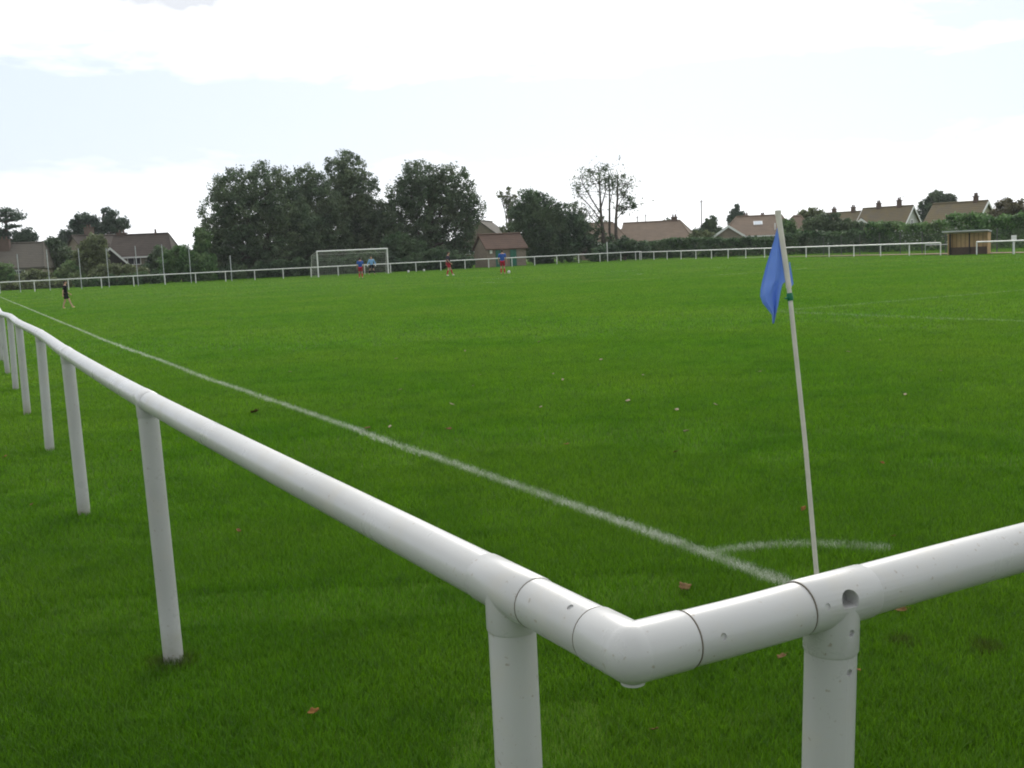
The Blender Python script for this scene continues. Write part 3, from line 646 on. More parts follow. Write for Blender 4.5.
def person(label, pos, yaw, height, pose, shirt, shorts, sock, boot, hair='hair', gloves=None, sleeve=.85):
    """local frame: +Y is where the person faces, +X their right-hand side"""
    s = height / 1.76; o = empty('person', pos, label, 'person', None, yaw)
    J = {'pelvis': ((0, 0, .96), (.135, .10)), 'waist': ((0, .005, 1.10), (.125, .095)), 'chest': ((0, .0, 1.30), (.155, .11)), 'shoulders': ((0, -.01, 1.43), (.12, .085)),
         'neck': ((0, .0, 1.50), .055), 'skull': ((0, .02, 1.57), .055)}
    E_ = [('pelvis', 'waist'), ('waist', 'chest'), ('chest', 'shoulders'), ('shoulders', 'neck'), ('neck', 'skull')]
    for sd_, x in (('r', 1), ('l', -1)):
        hipx, foot, knee_f, hand, elb = pose[sd_]
        hip = np.array([.09 * x, 0, .90]); ft = np.array([hipx * x, foot[0], .085 + foot[1]])
        d = ft - hip; L = np.linalg.norm(d); th_, sh = .43, .41; L = min(L, th_ + sh - .002)
        a = (th_ ** 2 - sh ** 2 + L * L) / (2 * L); h_ = math.sqrt(max(th_ ** 2 - a * a, 0)); dn = d / np.linalg.norm(d); f_ = np.array([0, 1, 0]) - dn * dn[1]; f_ /= np.linalg.norm(f_)
        knee = hip + dn * a + f_ * h_; ank = hip + dn * L
        toe = ank + np.array([.03 * x, .15, -.045 - foot[1] * .35])
        J['hip' + sd_] = (tuple(hip), .092); J['thigh' + sd_] = (tuple(hip * .5 + knee * .5), .078); J['knee' + sd_] = (tuple(knee), .056)
        J['calf' + sd_] = (tuple(knee * .62 + ank * .38 - f_ * .015), .058); J['ankle' + sd_] = (tuple(ank), .038); J['heel' + sd_] = (tuple(ank + [0, -.03, -.05]), .034); J['toe' + sd_] = (tuple(toe), (.042, .026))
        E_ += [('pelvis', 'hip' + sd_), ('hip' + sd_, 'thigh' + sd_), ('thigh' + sd_, 'knee' + sd_), ('knee' + sd_, 'calf' + sd_), ('calf' + sd_, 'ankle' + sd_), ('ankle' + sd_, 'heel' + sd_), ('ankle' + sd_, 'toe' + sd_)]
        J['sh' + sd_] = ((.185 * x, -.01, 1.42), .062); J['elb' + sd_] = ((elb[0] * x, elb[1], elb[2]), .042); J['wrist' + sd_] = ((hand[0] * x, hand[1], hand[2]), .028)
        J['upper' + sd_] = (tuple((np.array(J['sh' + sd_][0]) + J['elb' + sd_][0]) / 2), .05)
        E_ += [('shoulders', 'sh' + sd_), ('sh' + sd_, 'upper' + sd_), ('upper' + sd_, 'elb' + sd_), ('elb' + sd_, 'wrist' + sd_)]
    J = {k_: (tuple(np.array(v) * s), tuple(np.array(r) * s) if isinstance(r, tuple) else r * s) for k_, (v, r) in J.items()}
    ex = MB(); hc = np.array([0, .02, 1.655]) * s
    ex.ball(hc, np.array([.076, .096, .112]) * s, 16, 12)
    ex.ball(hc + np.array([0, .02, -.06]) * s, np.array([.055, .068, .06]) * s, 12, 8)                   # jaw
    ex.tube([hc + np.array([0, .092, .018]) * s, hc + np.array([0, .117, -.022]) * s], [.010 * s, .017 * s], 8)      # nose
    ex.tube([hc + np.array([-.024, .083, -.052]) * s, hc + np.array([0, .092, -.052]) * s, hc + np.array([.024, .083, -.052]) * s], .009 * s, 8)   # lips
    for x in (-1, 1): ex.ball(hc + np.array([.078 * x, -.005, -.005]) * s, np.array([.012, .022, .032]) * s, 8, 6)
    for sd_, x in (('r', 1), ('l', -1)):
        wr = np.array(J['wrist' + sd_][0]); fd = wr - np.array(J['elb' + sd_][0]); fd /= np.linalg.norm(fd)
        side = np.cross(fd, [1, 0, 0]); side = side if np.linalg.norm(side) > .1 else np.array([0, 1, 0]); side /= np.linalg.norm(side)
        if side[1] < 0: side = -side
        inn = np.cross(fd, side) * (1 if x > 0 else -1); inn = inn if inn[0] * x < 0 else -inn
        palm = wr + fd * .06 * s
        for q_ in (-1.4, -.5, .4, 1.3): ex.tube([wr + side * q_ * .012 * s, palm + side * q_ * .019 * s + fd * .03 * s], .015 * s, 8)
        for q_, ln_ in ((1.4, .072), (.5, .082), (-.45, .076), (-1.35, .058)):
            b = palm + side * q_ * .020 * s + fd * .025 * s; k1 = b + fd * ln_ * .5 * s + inn * .008 * s; ex.tube([b, k1, k1 + (fd * .45 + inn * .35) * ln_ * s], [.0095 * s, .009 * s, .007 * s], 8)
        b = wr + fd * .03 * s + side * .028 * s; ex.tube([b, b + (side * .7 + fd * .8) * .034 * s, b + (side * .75 + fd * 1.5) * .05 * s], [.013 * s, .011 * s, .008 * s], 8)
    body = skinmesh('body', J, E_, M['skin'], o, 1, ex, .0085)
    m = MB()
    for x in (-1, 1): m.ball(hc + np.array([.03 * x, .086, .012]) * s, .011 * s, 8, 6); 
    m.build('eyes', M['eye'], o, True)
    # hair: cap over the top and the back of the skull
    m = MB(); m.ball(hc + np.array([0, -.012, .018]) * s, np.array([.083, .098, .108]) * s, 16, 12)
    h_o = m.build('hair', M[hair], o, True); bm = bmesh.new(); bm.from_mesh(h_o.data)
    geom = list(bm.verts) + list(bm.edges) + list(bm.faces)
    bmesh.ops.bisect_plane(bm, geom=geom, plane_co=Vector(hc + np.array([0, .045, .02]) * s), plane_no=Vector((0, .62, -.78)), clear_outer=True); bm.to_mesh(h_o.data); bm.free(); h_o.data.shade_smooth()
    def garment(name, keys, edges, mat, grow, end=None):
        JJ = {}
        for k_ in keys:
            v, r = J[k_]; JJ[k_] = (v, tuple(q_ * 1.0 + grow * s for q_ in r) if isinstance(r, tuple) else r + grow * s)
        for k_, (v, r) in (end or {}).items(): JJ[k_] = (v, r)
        return skinmesh(name, JJ, edges, M[mat], o, 1)
    cut_ = {}; sl_e = []
    for sd_ in 'rl':
        a = np.array(J['sh' + sd_][0]); b = np.array(J['elb' + sd_][0]); w_ = np.array(J['wrist' + sd_][0])
        if sleeve <= 1: cut_['cuff' + sd_] = (tuple(a + (b - a) * sleeve), .066 * s); sl_e += [('shoulders', 'sh' + sd_), ('sh' + sd_, 'cuff' + sd_)]
        else: cut_['elbow' + sd_] = (tuple(b), .056 * s); cut_['cuff' + sd_] = (tuple(b + (w_ - b) * .92), .040 * s); sl_e += [('shoulders', 'sh' + sd_), ('sh' + sd_, 'elbow' + sd_), ('elbow' + sd_, 'cuff' + sd_)]
    cut_['hem'] = (tuple(np.array([0, 0, .80]) * s), (.185 * s, .15 * s))
    garment('shirt', ['chest', 'waist', 'shoulders', 'shr', 'shl'], [('chest', 'waist'), ('waist', 'hem'), ('chest', 'shoulders')] + sl_e, shirt, .034, cut_)
    ends_ = {'leg' + sd_: (tuple(np.array(J['hip' + sd_][0]) * .22 + np.array(J['knee' + sd_][0]) * .78), .098 * s) for sd_ in 'rl'}
    garment('shorts', ['pelvis', 'hipr', 'hipl'], [('pelvis', 'hipr'), ('pelvis', 'hipl'), ('hipr', 'legr'), ('hipl', 'legl')], shorts, .016, ends_)
    for sd_ in 'rl':
        if sock:
            ends_ = {'top' + sd_: (tuple(np.array(J['knee' + sd_][0]) * .86 + np.array(J['ankle' + sd_][0]) * .14), .060 * s)}
            garment('sock', ['calf' + sd_, 'ankle' + sd_], [('calf' + sd_, 'ankle' + sd_), ('calf' + sd_, 'top' + sd_)], sock, .009, ends_)
        garment('boot', ['heel' + sd_, 'toe' + sd_], [('heel' + sd_, 'toe' + sd_)], boot, .014)
        if gloves:
            wr = np.array(J['wrist' + sd_][0]); m = MB(); fd = wr - np.array(J['elb' + sd_][0]); fd /= np.linalg.norm(fd)
            m.tube([wr - fd * .03 * s, wr + fd * .03 * s], .042 * s, 12); m.tube([wr + fd * .03 * s, wr + fd * .12 * s], [.046 * s, .05 * s], 12)
            for q_ in (-1.5, -.5, .5, 1.5): m.tube([wr + fd * .10 * s + np.array([0, q_ * .024, 0]) * s, wr + fd * .20 * s + np.array([0, q_ * .028, 0]) * s], [.016 * s, .013 * s], 8)
            m.tube([wr + fd * .03 * s, wr + fd * .10 * s + np.array([0, .075, 0]) * s], [.018 * s, .013 * s], 8); m.build('glove', M[gloves], o, True)
    return o
# pose: foot side offset, (foot forward, foot lift), unused, hand(x,y,z), elbow(x,y,z)
stand = dict(r=(.13, (.0, 0), 0, (.30, .06, .86), (.27, -.04, 1.12)), l=(.13, (.03, 0), 0, (.30, .08, .86), (.27, -.03, 1.12)))
wide = dict(r=(.26, (.02, 0), 0, (.38, .14, .93), (.34, -.02, 1.14)), l=(.26, (.0, 0), 0, (.38, .14, .93), (.34, -.02, 1.14)))
walk = dict(r=(.10, (.36, 0.02), 0, (.27, -.16, .90), (.26, -.14, 1.13)), l=(.10, (-.22, .0), 0, (.27, .22, .94), (.26, .02, 1.11)))
stride = dict(r=(.10, (-.16, .0), 0, (.24, .14, .92), (.25, -.08, 1.13)), l=(.10, (.30, .02), 0, (.26, -.12, .9), (.25, -.12, 1.13)))
def onpitch(px, tv): p = on_plane(px, 280, T, tv); return np.array([p[0], p[1], .012])
def pg(px, py): p = gnd(px, py); return np.array([p[0], p[1], .012])
person('small boy in black top and black shorts walking near the far end of the touchline', pg(67, 309), R(-70), 1.20, walk, 'c_black', 'c_black', None, 'c_yellow')
person('player in blue shirt and red shorts, back turned, in front of the far goal', pg(361, 278.6), R(4), 1.66, stand, 'c_blue', 'c_red', 'c_red', 'c_boot')
person('goalkeeper in a sky blue jersey and black shorts standing in the far goal', onpitch(372.4, 99.4), R(186), 1.72, wide, 'c_sky', 'c_black', 'c_black', 'c_boot', gloves='c_white', sleeve=2)
person('player in a dark navy shirt and red shorts striding to the right', pg(449, 276), R(-78), 1.78, stride, 'c_navy', 'c_red', 'c_red', 'c_white')
person('player in blue shirt and red shorts, back turned, with a ball at the feet', pg(503, 274.5), R(-6), 1.76, stand, 'c_blue', 'c_red', 'c_red', 'c_boot')

# ------------------------------------------------------------------ net poles behind the far railing
pole0 = None
for x, yt, yb in [(20.5, 252, 290), (50.5, 251, 292), (82, 250, 290.5), (109.5, 248.5, 288), (138.5, 247, 287), (165, 246, 286), (191.5, 244, 284)]:
    base = on_plane(x, yb, T, ET + 1.9 + random.uniform(-.1, .1)); base[2] = 0
    hgt = (yb - yt) * ((base - EYEP) @ fwd) / F
    if pole0 is None:
        pole0 = empty('net_pole', base, 'tall thin grey steel net pole behind the far railing at the left', 'pole', 'tall grey net poles behind the left end of the far railing')
        m = MB(); m.tube([(0, 0, -.1), (0, 0, 3.55)], .035, 10); m.build('shaft', M['grey_metal'], pole0, True)
        m = MB(); m.tube([(0, 0, 3.56), (0, 0, 3.60)], [.043, .036], 10); m.build('cap', M['grey_metal'], pole0, True)
        m = MB(); m.box((0, -.05, 3.3), (.05, .05, .06)); m.build('net_hook', M['grey_metal'], pole0); c = pole0
    else: c = copy_thing(pole0, base)
    c['label'] = {20: 'tall thin grey net pole in front of the grey-brown roof at the far left', 50: 'tall thin grey net pole just right of the grey-brown roof at the far left', 82: 'tall thin grey net pole in front of olive shrubs, left of the white bargeboard gable', 109: 'tall thin grey net pole directly in front of the white bargeboard gable', 138: 'tall thin grey net pole in front of the white-framed window', 165: 'tall thin grey net pole in front of the brown roof, right of the white window', 191: 'tall thin grey net pole at the left edge of the big dark trees'}[int(x)]
    c.scale = (1, 1, hgt / 3.6)
def short_pole(x, yt, yb, tv, label, mat='grey_metal', r=.04):
    base = on_plane(x, yb, T, tv); base[2] = 0; hgt = (yb - yt) * ((base - EYEP) @ fwd) / F
    o = empty('net_pole', base, label, 'pole')
    m = MB(); m.tube([(0, 0, -.1), (0, 0, hgt)], r, 10); m.build('shaft', M[mat], o, True)
    m = MB(); m.tube([(0, 0, hgt), (0, 0, hgt + .06)], [r * 1.3, r * .9], 10); m.build('cap', M[mat], o, True)
short_pole(232, 257, 282, ET + 2, 'short grey pole in front of the big dark tree, left of the goal')
short_pole(607.6, 241, 260, ET + 1.6, 'short pale pole at the foot of the bare tall tree', 'upvc', .045)
short_pole(635.7, 243, 259.5, ET + 1.2, 'short pale pole beside the corner of the far railings', 'upvc', .045)
short_pole(640.0, 252, 259.5, ET + .8, 'lowest pale pole close to the corner of the far railings', 'upvc', .045)

# ------------------------------------------------------------------ trees, shrubs, hedges
def rdirs(n):
    v = RNG.normal(size=(n, 3)); return v / np.linalg.norm(v, axis=1, keepdims=True)
def leaf_mesh(name, centers, size, mat, parent, origin, tint, up=.35, asp=.55):
    n = len(centers); nr = rdirs(n); nr[:, 2] += up * RNG.uniform(-.2, 1, n); nr /= np.linalg.norm(nr, axis=1, keepdims=True)
    a = np.cross(nr, rdirs(n)); a /= np.linalg.norm(a, axis=1, keepdims=True) + 1e-9; b = np.cross(nr, a)
    s = (size * RNG.uniform(.6, 1.35, n))[:, None]; c = centers - origin
    V = np.stack([c - a * s * .5, c - b * s * asp * .5 + a * s * .08, c + a * s * .5 + nr * s * .08, c + b * s * asp * .5 + a * s * .08], 1).reshape(-1, 3).astype(np.float32)
    me_ = bpy.data.meshes.new(name); me_.vertices.add(4 * n); me_.vertices.foreach_set('co', V.ravel()); me_.loops.add(4 * n); me_.loops.foreach_set('vertex_index', np.arange(4 * n, dtype=np.int32))
    me_.polygons.add(n); me_.polygons.foreach_set('loop_start', np.arange(0, 4 * n, 4, dtype=np.int32)); me_.update(calc_edges=True)
    t_ = me_.attributes.new('tint', 'FLOAT', 'FACE'); t_.data.foreach_set('value', tint.astype(np.float32)); me_.materials.append(mat)
    o = bpy.data.objects.new(name, me_); COL.objects.link(o); o.parent = parent; return o
def lobe_leaves(c, r, dens, clump, per, flat=.85, fill=.35):
    """clumps over a lobe: most on its shell, some inside"""
    area = 4 * math.pi * np.mean(r) ** 2; n = max(6, int(2.5 * dens * area / clump ** 2))
    d = rdirs(n); rad = np.where(RNG.uniform(size=n) < fill, RNG.uniform(.1, .75, n), RNG.uniform(.66, .96, n))
    cc = c + d * rad[:, None] * r
    k_ = max(4, int(per * 1.75)); cs = clump * RNG.uniform(.45, 1.0, n)
    pts_ = np.repeat(cc, k_, 0) + rdirs(n * k_) * (RNG.uniform(size=(n * k_, 1)) ** .45) * (np.repeat(cs, k_)[:, None] * [.85, .85, .85 * flat])
    tint_ = np.clip(np.repeat(RNG.uniform(0, .8, n), k_) + RNG.uniform(-.15, .3, n * k_), 0, 1)
    return pts_, tint_, cc
def tree(name, label, group, depth, lobes, mat, leaf=.25, trunk=None, clump=.9, per=26, dens=.55, fill=.3, bark='bark', limbs=7, flat=.85, cat='tree', tr=.3, ground_px=None, squash=1.0):
    bx = trunk if trunk is not None else lobes[0][0]
    b = at(bx, hor(bx), depth); base = np.array([b[0], b[1], 0]); o = empty(name, base, label, cat, group)
    P_, T_, tips = [], [], []
    for L in lobes:
        px, py, rp = L[:3]; dz = L[3] if len(L) > 3 else 0; rr__ = rp * depth / F; c = at(px, py, depth + dz)
        c[2] = max(c[2], rr__ * .5)
        rv_ = np.array([1, 1, L[4] if len(L) > 4 else squash]) * rr__
        p_, t_, cc = lobe_leaves(c, rv_, dens, clump, per, flat, fill); ok = p_[:, 2] > .05; P_.append(p_[ok]); T_.append(t_[ok]); tips.append((c, cc))
    P_ = np.concatenate(P_); T_ = np.concatenate(T_)
    leaf_mesh('crown', P_, leaf, M[mat], o, base, T_)
    m = MB(); top = max((c for c, _ in tips), key=lambda c: c[2]); h = top[2] * .62
    mid = base * .4 + np.array([top[0], top[1], 0]) * .6
    fork = np.array([base[0] * .7 + mid[0] * .3, base[1] * .7 + mid[1] * .3, h * .5])
    m.tube([base - base - UZ * .1, UZ * h * .12, fork - base], [tr * 1.5, tr * 1.08, tr * .85], 10)
    for c, cc in tips:
        e = c - base; m.tube([fork - base - UZ * h * .06, (fork - base) * .5 + e * .5 + np.array([0, 0, .25]), e], [tr * .6, tr * .36, tr * .12], 7)
        for q_ in range(limbs):
            tt_ = cc[RNG.integers(len(cc))] - base; s0 = (fork - base) * .3 + e * .7; m.tube([s0, s0 * .45 + tt_ * .55 + RNG.normal(size=3) * .15, tt_], [tr * .22, tr * .13, tr * .05], 5)
    m.build('trunk', M[bark], o, True)
    return o
GB = 'big dark broadleaf trees behind the far goal'
tree('broadleaf_tree', 'broad dark leafy tree, leftmost of the big trees behind the goal, beside the brown-roofed house', GB, 120, [(236, 192, 26), (268, 190, 29), (222, 213, 22), (250, 222, 32), (215, 238, 21), (285, 215, 28), (240, 252, 28), (275, 250, 30), (212, 259, 16), (300, 232, 26), (262, 267, 18), (232, 270, 14)], 'f_oak', trunk=255, tr=.45)
tree('broadleaf_tree', 'dark leafy tree squeezed between the leftmost big tree and the tallest one', GB, 124, [(306, 189, 24), (322, 205, 26), (300, 222, 26), (326, 236, 28), (305, 254, 26), (335, 260, 24), (318, 270, 16)], 'f_oak', trunk=312, tr=.4)
tree('broadleaf_tree', 'tallest dark tree with a ragged top, rising behind the far goal', GB, 128, [(345, 172, 22), (358, 190, 23), (340, 198, 25), (362, 216, 24), (345, 228, 28), (370, 240, 24), (352, 255, 26), (376, 262, 16), (382, 212, 13), (381, 228, 15)], 'f_oak', trunk=352, tr=.4, clump=.8, dens=.45)
tree('broadleaf_tree', 'round-headed dark tree with light through its limbs, between the goal and the hut', GB, 126, [(420, 183, 25), (450, 188, 26), (405, 200, 22), (434, 204, 28), (466, 208, 20), (400, 222, 22), (463, 226, 18), (428, 230, 22), (404, 246, 22), (436, 250, 18), (462, 246, 15), (388, 236, 16)], 'f_oak', trunk=434, tr=.42, dens=.5, fill=.3, limbs=9)
tree('shrub', 'dark green bush at the foot of the round-headed tree, right of the goal', None, 119, [(398, 246, 15), (415, 252, 13), (386, 256, 12)], 'f_hedge', leaf=.24, clump=.6, trunk=402, tr=.1, cat='bush')
for x0, lab, ls, mt in [(428, 'dark bush behind the far railing, between the goal and the striding player', [(428, 262, 11), (440, 258, 11), (418, 263, 9)], 'f_dark'), (462, 'low dark bush behind the railing just left of the hut', [(455, 261, 9), (466, 264, 8)], 'f_dark'),
                   (406, 'low dark bush behind the loose footballs, right of the goal', [(394, 265, 8), (404, 266, 7), (413, 265, 8), (422, 264, 8), (388, 267, 7)], 'f_dark'), (222, 'low dark bush behind the railing at the short grey pole', [(212, 278, 8), (222, 277, 8), (232, 276, 9), (243, 275, 8), (200, 279, 7)], 'f_dark'),
                   (350, 'dark undergrowth bush directly behind the goal net', [(335, 268, 12), (352, 266, 13), (370, 263, 13), (384, 262, 12)], 'f_dark'), (300, 'dark undergrowth bush behind the railing, left of the goal', [(262, 273, 11), (280, 271, 12), (298, 270, 12), (316, 269, 12), (240, 276, 10)], 'f_dark')]:
    tree('shrub', lab, None, 117, ls, mt, leaf=.26, clump=.6, trunk=x0, tr=.08, dens=.8, cat='bush')
tree('evergreen_tree', 'dense rounded dark evergreen behind the railing, immediately right of the hut', None, 128, [(532, 207, 20), (528, 226, 19), (547, 214, 17), (560, 222, 17), (576, 226, 13), (548, 238, 20), (566, 242, 17), (532, 246, 17), (584, 241, 11), (543, 256, 14), (568, 257, 13), (595, 253, 10), (523, 215, 13)], 'f_dark', leaf=.26, trunk=545, tr=.35, dens=.75, fill=.45)
tree('broadleaf_tree', 'thin sparse tree top poking up left of the dense rounded evergreen', None, 136, [(501, 194, 4), (508, 191, 3.5), (506, 200, 4.5), (509, 206, 5), (513, 198, 3.5), (511, 214, 6), (514, 226, 8), (507, 232, 8), (513, 240, 10)], 'f_olive', leaf=.24, clump=.5, per=10, dens=.4, trunk=511, tr=.16, limbs=4)
# the bare, cut-back tall tree
def bare_tree():
    d = 130; b = at(611, hor(611), d); base = np.array([b[0], b[1], 0]); o = empty('pollarded_tree', base, 'tall bare tree with cut-back branches and few leaves standing above the bungalow roofs', 'tree')
    m = MB(); Q = lambda x, y, dd=0: at(x, y, d + dd) - base
    tips = []
    def stem(pts_, r0, r1, dd=0.0):
        P_ = [Q(x, y, dd) for x, y in pts_]; m.tube(P_, list(np.linspace(r0 * .62, r1 * .7, len(P_))), 8); return P_
    m.tube([np.zeros(3) - UZ * .1, Q(604, 245), Q(603, 232)], [.38, .30, .22], 10); m.tube([np.array([.6, .5, -.1]), Q(609.5, 232, .6), Q(609.5, 212, .5)], [.18, .15, .12], 8); m.tube([np.array([1.5, .2, -.1]), Q(616, 236, -.4), Q(616, 218, -.4)], [.24, .2, .17], 8)
    for pts_, r0, r1, dd in [([(603, 232), (601, 214), (600, 195), (599, 168)], .34, .07, 0), ([(601, 214), (592, 200), (584, 186), (580, 176)], .17, .05, .8), ([(602, 222), (590, 206), (580, 196), (575, 190)], .14, .04, -.7), ([(601, 208), (606, 190), (604, 176)], .14, .05, -.5), ([(603, 230), (592, 218), (584, 206)], .13, .04, .5),
                             ([(609.5, 212), (609.5, 195), (609, 174)], .19, .09, .5), ([(609.5, 205), (613, 190), (612, 179)], .09, .03, 1.2), ([(616, 218), (617.5, 198), (617.5, 175)], .26, .1, -.4), ([(617, 208), (624, 196), (631, 177)], .1, .03, -.8), ([(616, 220), (624, 210), (634, 204)], .1, .03, .4), ([(617, 200), (622, 188), (628, 183)], .08, .03, .6), ([(599, 185), (594, 176), (590, 170)], .08, .03, .3), ([(600, 195), (595, 184), (588, 180)], .07, .03, -.4)]:
        P_ = stem(pts_, r0, r1, dd); tips += [P_[-1], P_[-2] * .4 + P_[-1] * .6]
        for q_ in range(10):
            s0 = P_[-2] * (1 - q_ / 10) + P_[-1] * q_ / 10; e = s0 + RNG.normal(size=3) * [.8, .8, .4] + UZ * .15; m.tube([s0, s0 * .5 + e * .5 + RNG.normal(size=3) * .12, e], [.035, .025, .012], 5); tips.append(e)
    m.build('trunk', M['bark'], o, True)
    P_, T_ = [], []
    for e in tips:
        if RNG.uniform() < .85:
            k_ = RNG.integers(8, 26); P_.append(base + e + RNG.normal(size=(k_, 3)) * .42); T_.append(RNG.uniform(.2, 1, k_))
    for x, y, r in [(622, 210, 6), (630, 200, 6), (634, 207, 4.5), (625, 194, 5), (578, 187, 4), (590, 172, 3.5), (604, 168, 5), (597, 234, 9), (610, 240, 9), (590, 240, 9), (616, 246, 7), (600, 220, 5), (574, 207, 7), (580, 214, 8), (576, 222, 8), (587, 228, 6), (623, 177, 3.5)]:
        p_, t_, _ = lobe_leaves(at(x, y, d + RNG.normal() * .6), np.array([1, 1, .9]) * r * d / F, .35, .55, 9); P_.append(p_); T_.append(t_)
    leaf_mesh('crown', np.concatenate(P_), .24, M['f_oak'], o, base, np.concatenate(T_))
bare_tree()
# left-hand garden trees and shrubs
def cedar(label, depth, trunk, layers, tr=.4, mat='f_cedar'):
    b = at(trunk, hor(trunk), depth); base = np.array([b[0], b[1], 0]); o = empty('cedar_tree', base, label, 'tree')
    P_, T_ = [], []; m = MB(); top = min(y for _, y, _, _ in layers); tp = at(trunk, top + 2, depth) - base
    m.tube([-UZ * .1, tp * .5, tp], [tr, tr * .7, tr * .25], 9)
    for x, y, hw, hh in layers:
        c = at(x, y, depth + RNG.normal() * .8); a_, b_ = hw * depth / F, hh * depth / F; n = int(55 * a_ * max(b_, .4))
        n = max(n, 25); u = RNG.uniform(-1, 1, n); v_ = RNG.uniform(-1, 1, n)
        cc = c + np.c_[u * a_, v_ * a_ * .8, RNG.normal(size=n) * b_ * .35 - np.abs(u) ** 2 * b_ * .4]
        k_ = 20; p_ = np.repeat(cc, k_, 0) + RNG.normal(size=(n * k_, 3)) * [.42, .42, .12]; P_.append(p_); T_.append(np.clip(np.repeat(RNG.uniform(0, .7, n), k_) + RNG.uniform(-.1, .3, n * k_), 0, 1))
        s0 = np.array([0, 0, max(c[2] - .3, .5)]) * .98; s0[:2] = tp[:2] * s0[2] / tp[2]
        for e in (-.85, .85, 0): m.tube([s0, c - base + np.array([e * a_ * .5, 0, -.1]), c - base + np.array([e * a_, e * .3, 0])], [tr * .3, tr * .2, .03], 6)
    P_ = np.concatenate(P_); T_ = np.concatenate(T_); ok = P_[:, 2] > .1
    leaf_mesh('crown', P_[ok], .26, M[mat], o, base, T_[ok]); m.build('trunk', M['bark'], o, True)
cedar('dark flat-topped conifer with a bare trunk at the very left edge', 150, 6, [(2, 210, 13, 2.5), (10, 214, 11, 3), (5, 220, 11, 2), (16, 218, 5, 1.5), (-6, 214, 10, 3), (13, 226, 5, 1.5), (1, 231, 6, 2)], .45)
tree('conifer', 'dark pointed conifer foliage above the grey-brown roof at the far left', None, 150, [(4, 240, 9), (18, 240, 9), (29, 238, 7.5), (27, 231, 3.5), (35, 240, 4), (-10, 240, 9)], 'f_cedar', leaf=.3, trunk=18, tr=.25, dens=.7)
tree('cedar_tree', 'wide dark bushy cedar behind the brown-roofed house', None, 160, [(84, 222, 10), (78, 229, 10), (91, 221, 8), (70, 239, 9), (87, 236, 12), (99, 231, 9), (62, 243, 8), (112, 215, 6, 0, .6), (109, 222, 9, 0, .5), (122, 221, 6, 0, .45), (126, 226, 5, 0, .45), (114, 229, 9, 0, .6), (107, 211, 3.5, 0, .7), (73, 222, 5, 0, .5), (66, 234, 6, 0, .5)], 'f_cedar', leaf=.32, clump=.8, trunk=88, tr=.4, dens=.5)
for lab, dp_, ls, mt in [
    ('dark green bush between the grey-brown roof and the cedar', 134, [(53, 248, 11), (62, 258, 13), (50, 264, 10), (66, 270, 9)], 'f_oak'),
    ('tall olive-brown shrub left of the white bargeboard gable', 115, [(95, 246, 12), (88, 257, 13), (99, 259, 10), (80, 266, 10), (93, 269, 11)], 'f_olive'),
    ('light green shrub just behind the railing, between two net poles', 113, [(70, 270, 9), (64, 276, 8), (76, 278, 8)], 'f_bright'),
    ('leafy green shrub below the grey-brown roof at the left edge', 112, [(4, 272, 9), (12, 280, 8), (-6, 282, 10)], 'f_mid'),
    ('grey-green flowering shrub right of the left-edge shrub', 112, [(24, 280, 8), (34, 278, 8), (45, 280, 8), (38, 284, 7)], 'f_olive'),
    ('low olive shrub below the white bargeboard gable', 112, [(104, 272, 8), (116, 272, 8), (128, 273, 8), (141, 275, 8), (120, 277, 7), (136, 277, 7), (96, 277, 7)], 'f_olive'),
    ('rounded bright green bush right of the brown-roofed house', 113, [(182, 258, 13), (194, 264, 13), (170, 262, 11), (205, 268, 11), (178, 272, 10), (192, 275, 9), (208, 276, 8), (164, 274, 8)], 'f_mid'),
    ('dark green shrub in front of the brown roof, left of the bright green bush', 116, [(160, 256, 10), (156, 266, 10), (168, 270, 9), (150, 272, 8)], 'f_oak'),
    ('pale green shrubby tree at the left foot of the big dark trees', 114, [(203, 240, 9), (198, 252, 8), (206, 262, 10), (199, 233, 5)], 'f_mid'),
    ('dark ground shrub behind the railing at the far left', 109, [(8, 287, 6), (22, 287, 6), (36, 286, 6), (52, 285, 7), (66, 284, 6)], 'f_olive'),
    ('dark ground shrub behind the railing below the bargeboard gable', 108, [(82, 284, 6), (96, 283, 6), (110, 282, 7), (126, 281, 7), (142, 280, 7), (156, 279, 7)], 'f_hedge'),
    ]: tree('shrub', lab, None, dp_, ls, mt, leaf=.25, clump=.6, tr=.09, dens=.75, cat='bush', limbs=3)
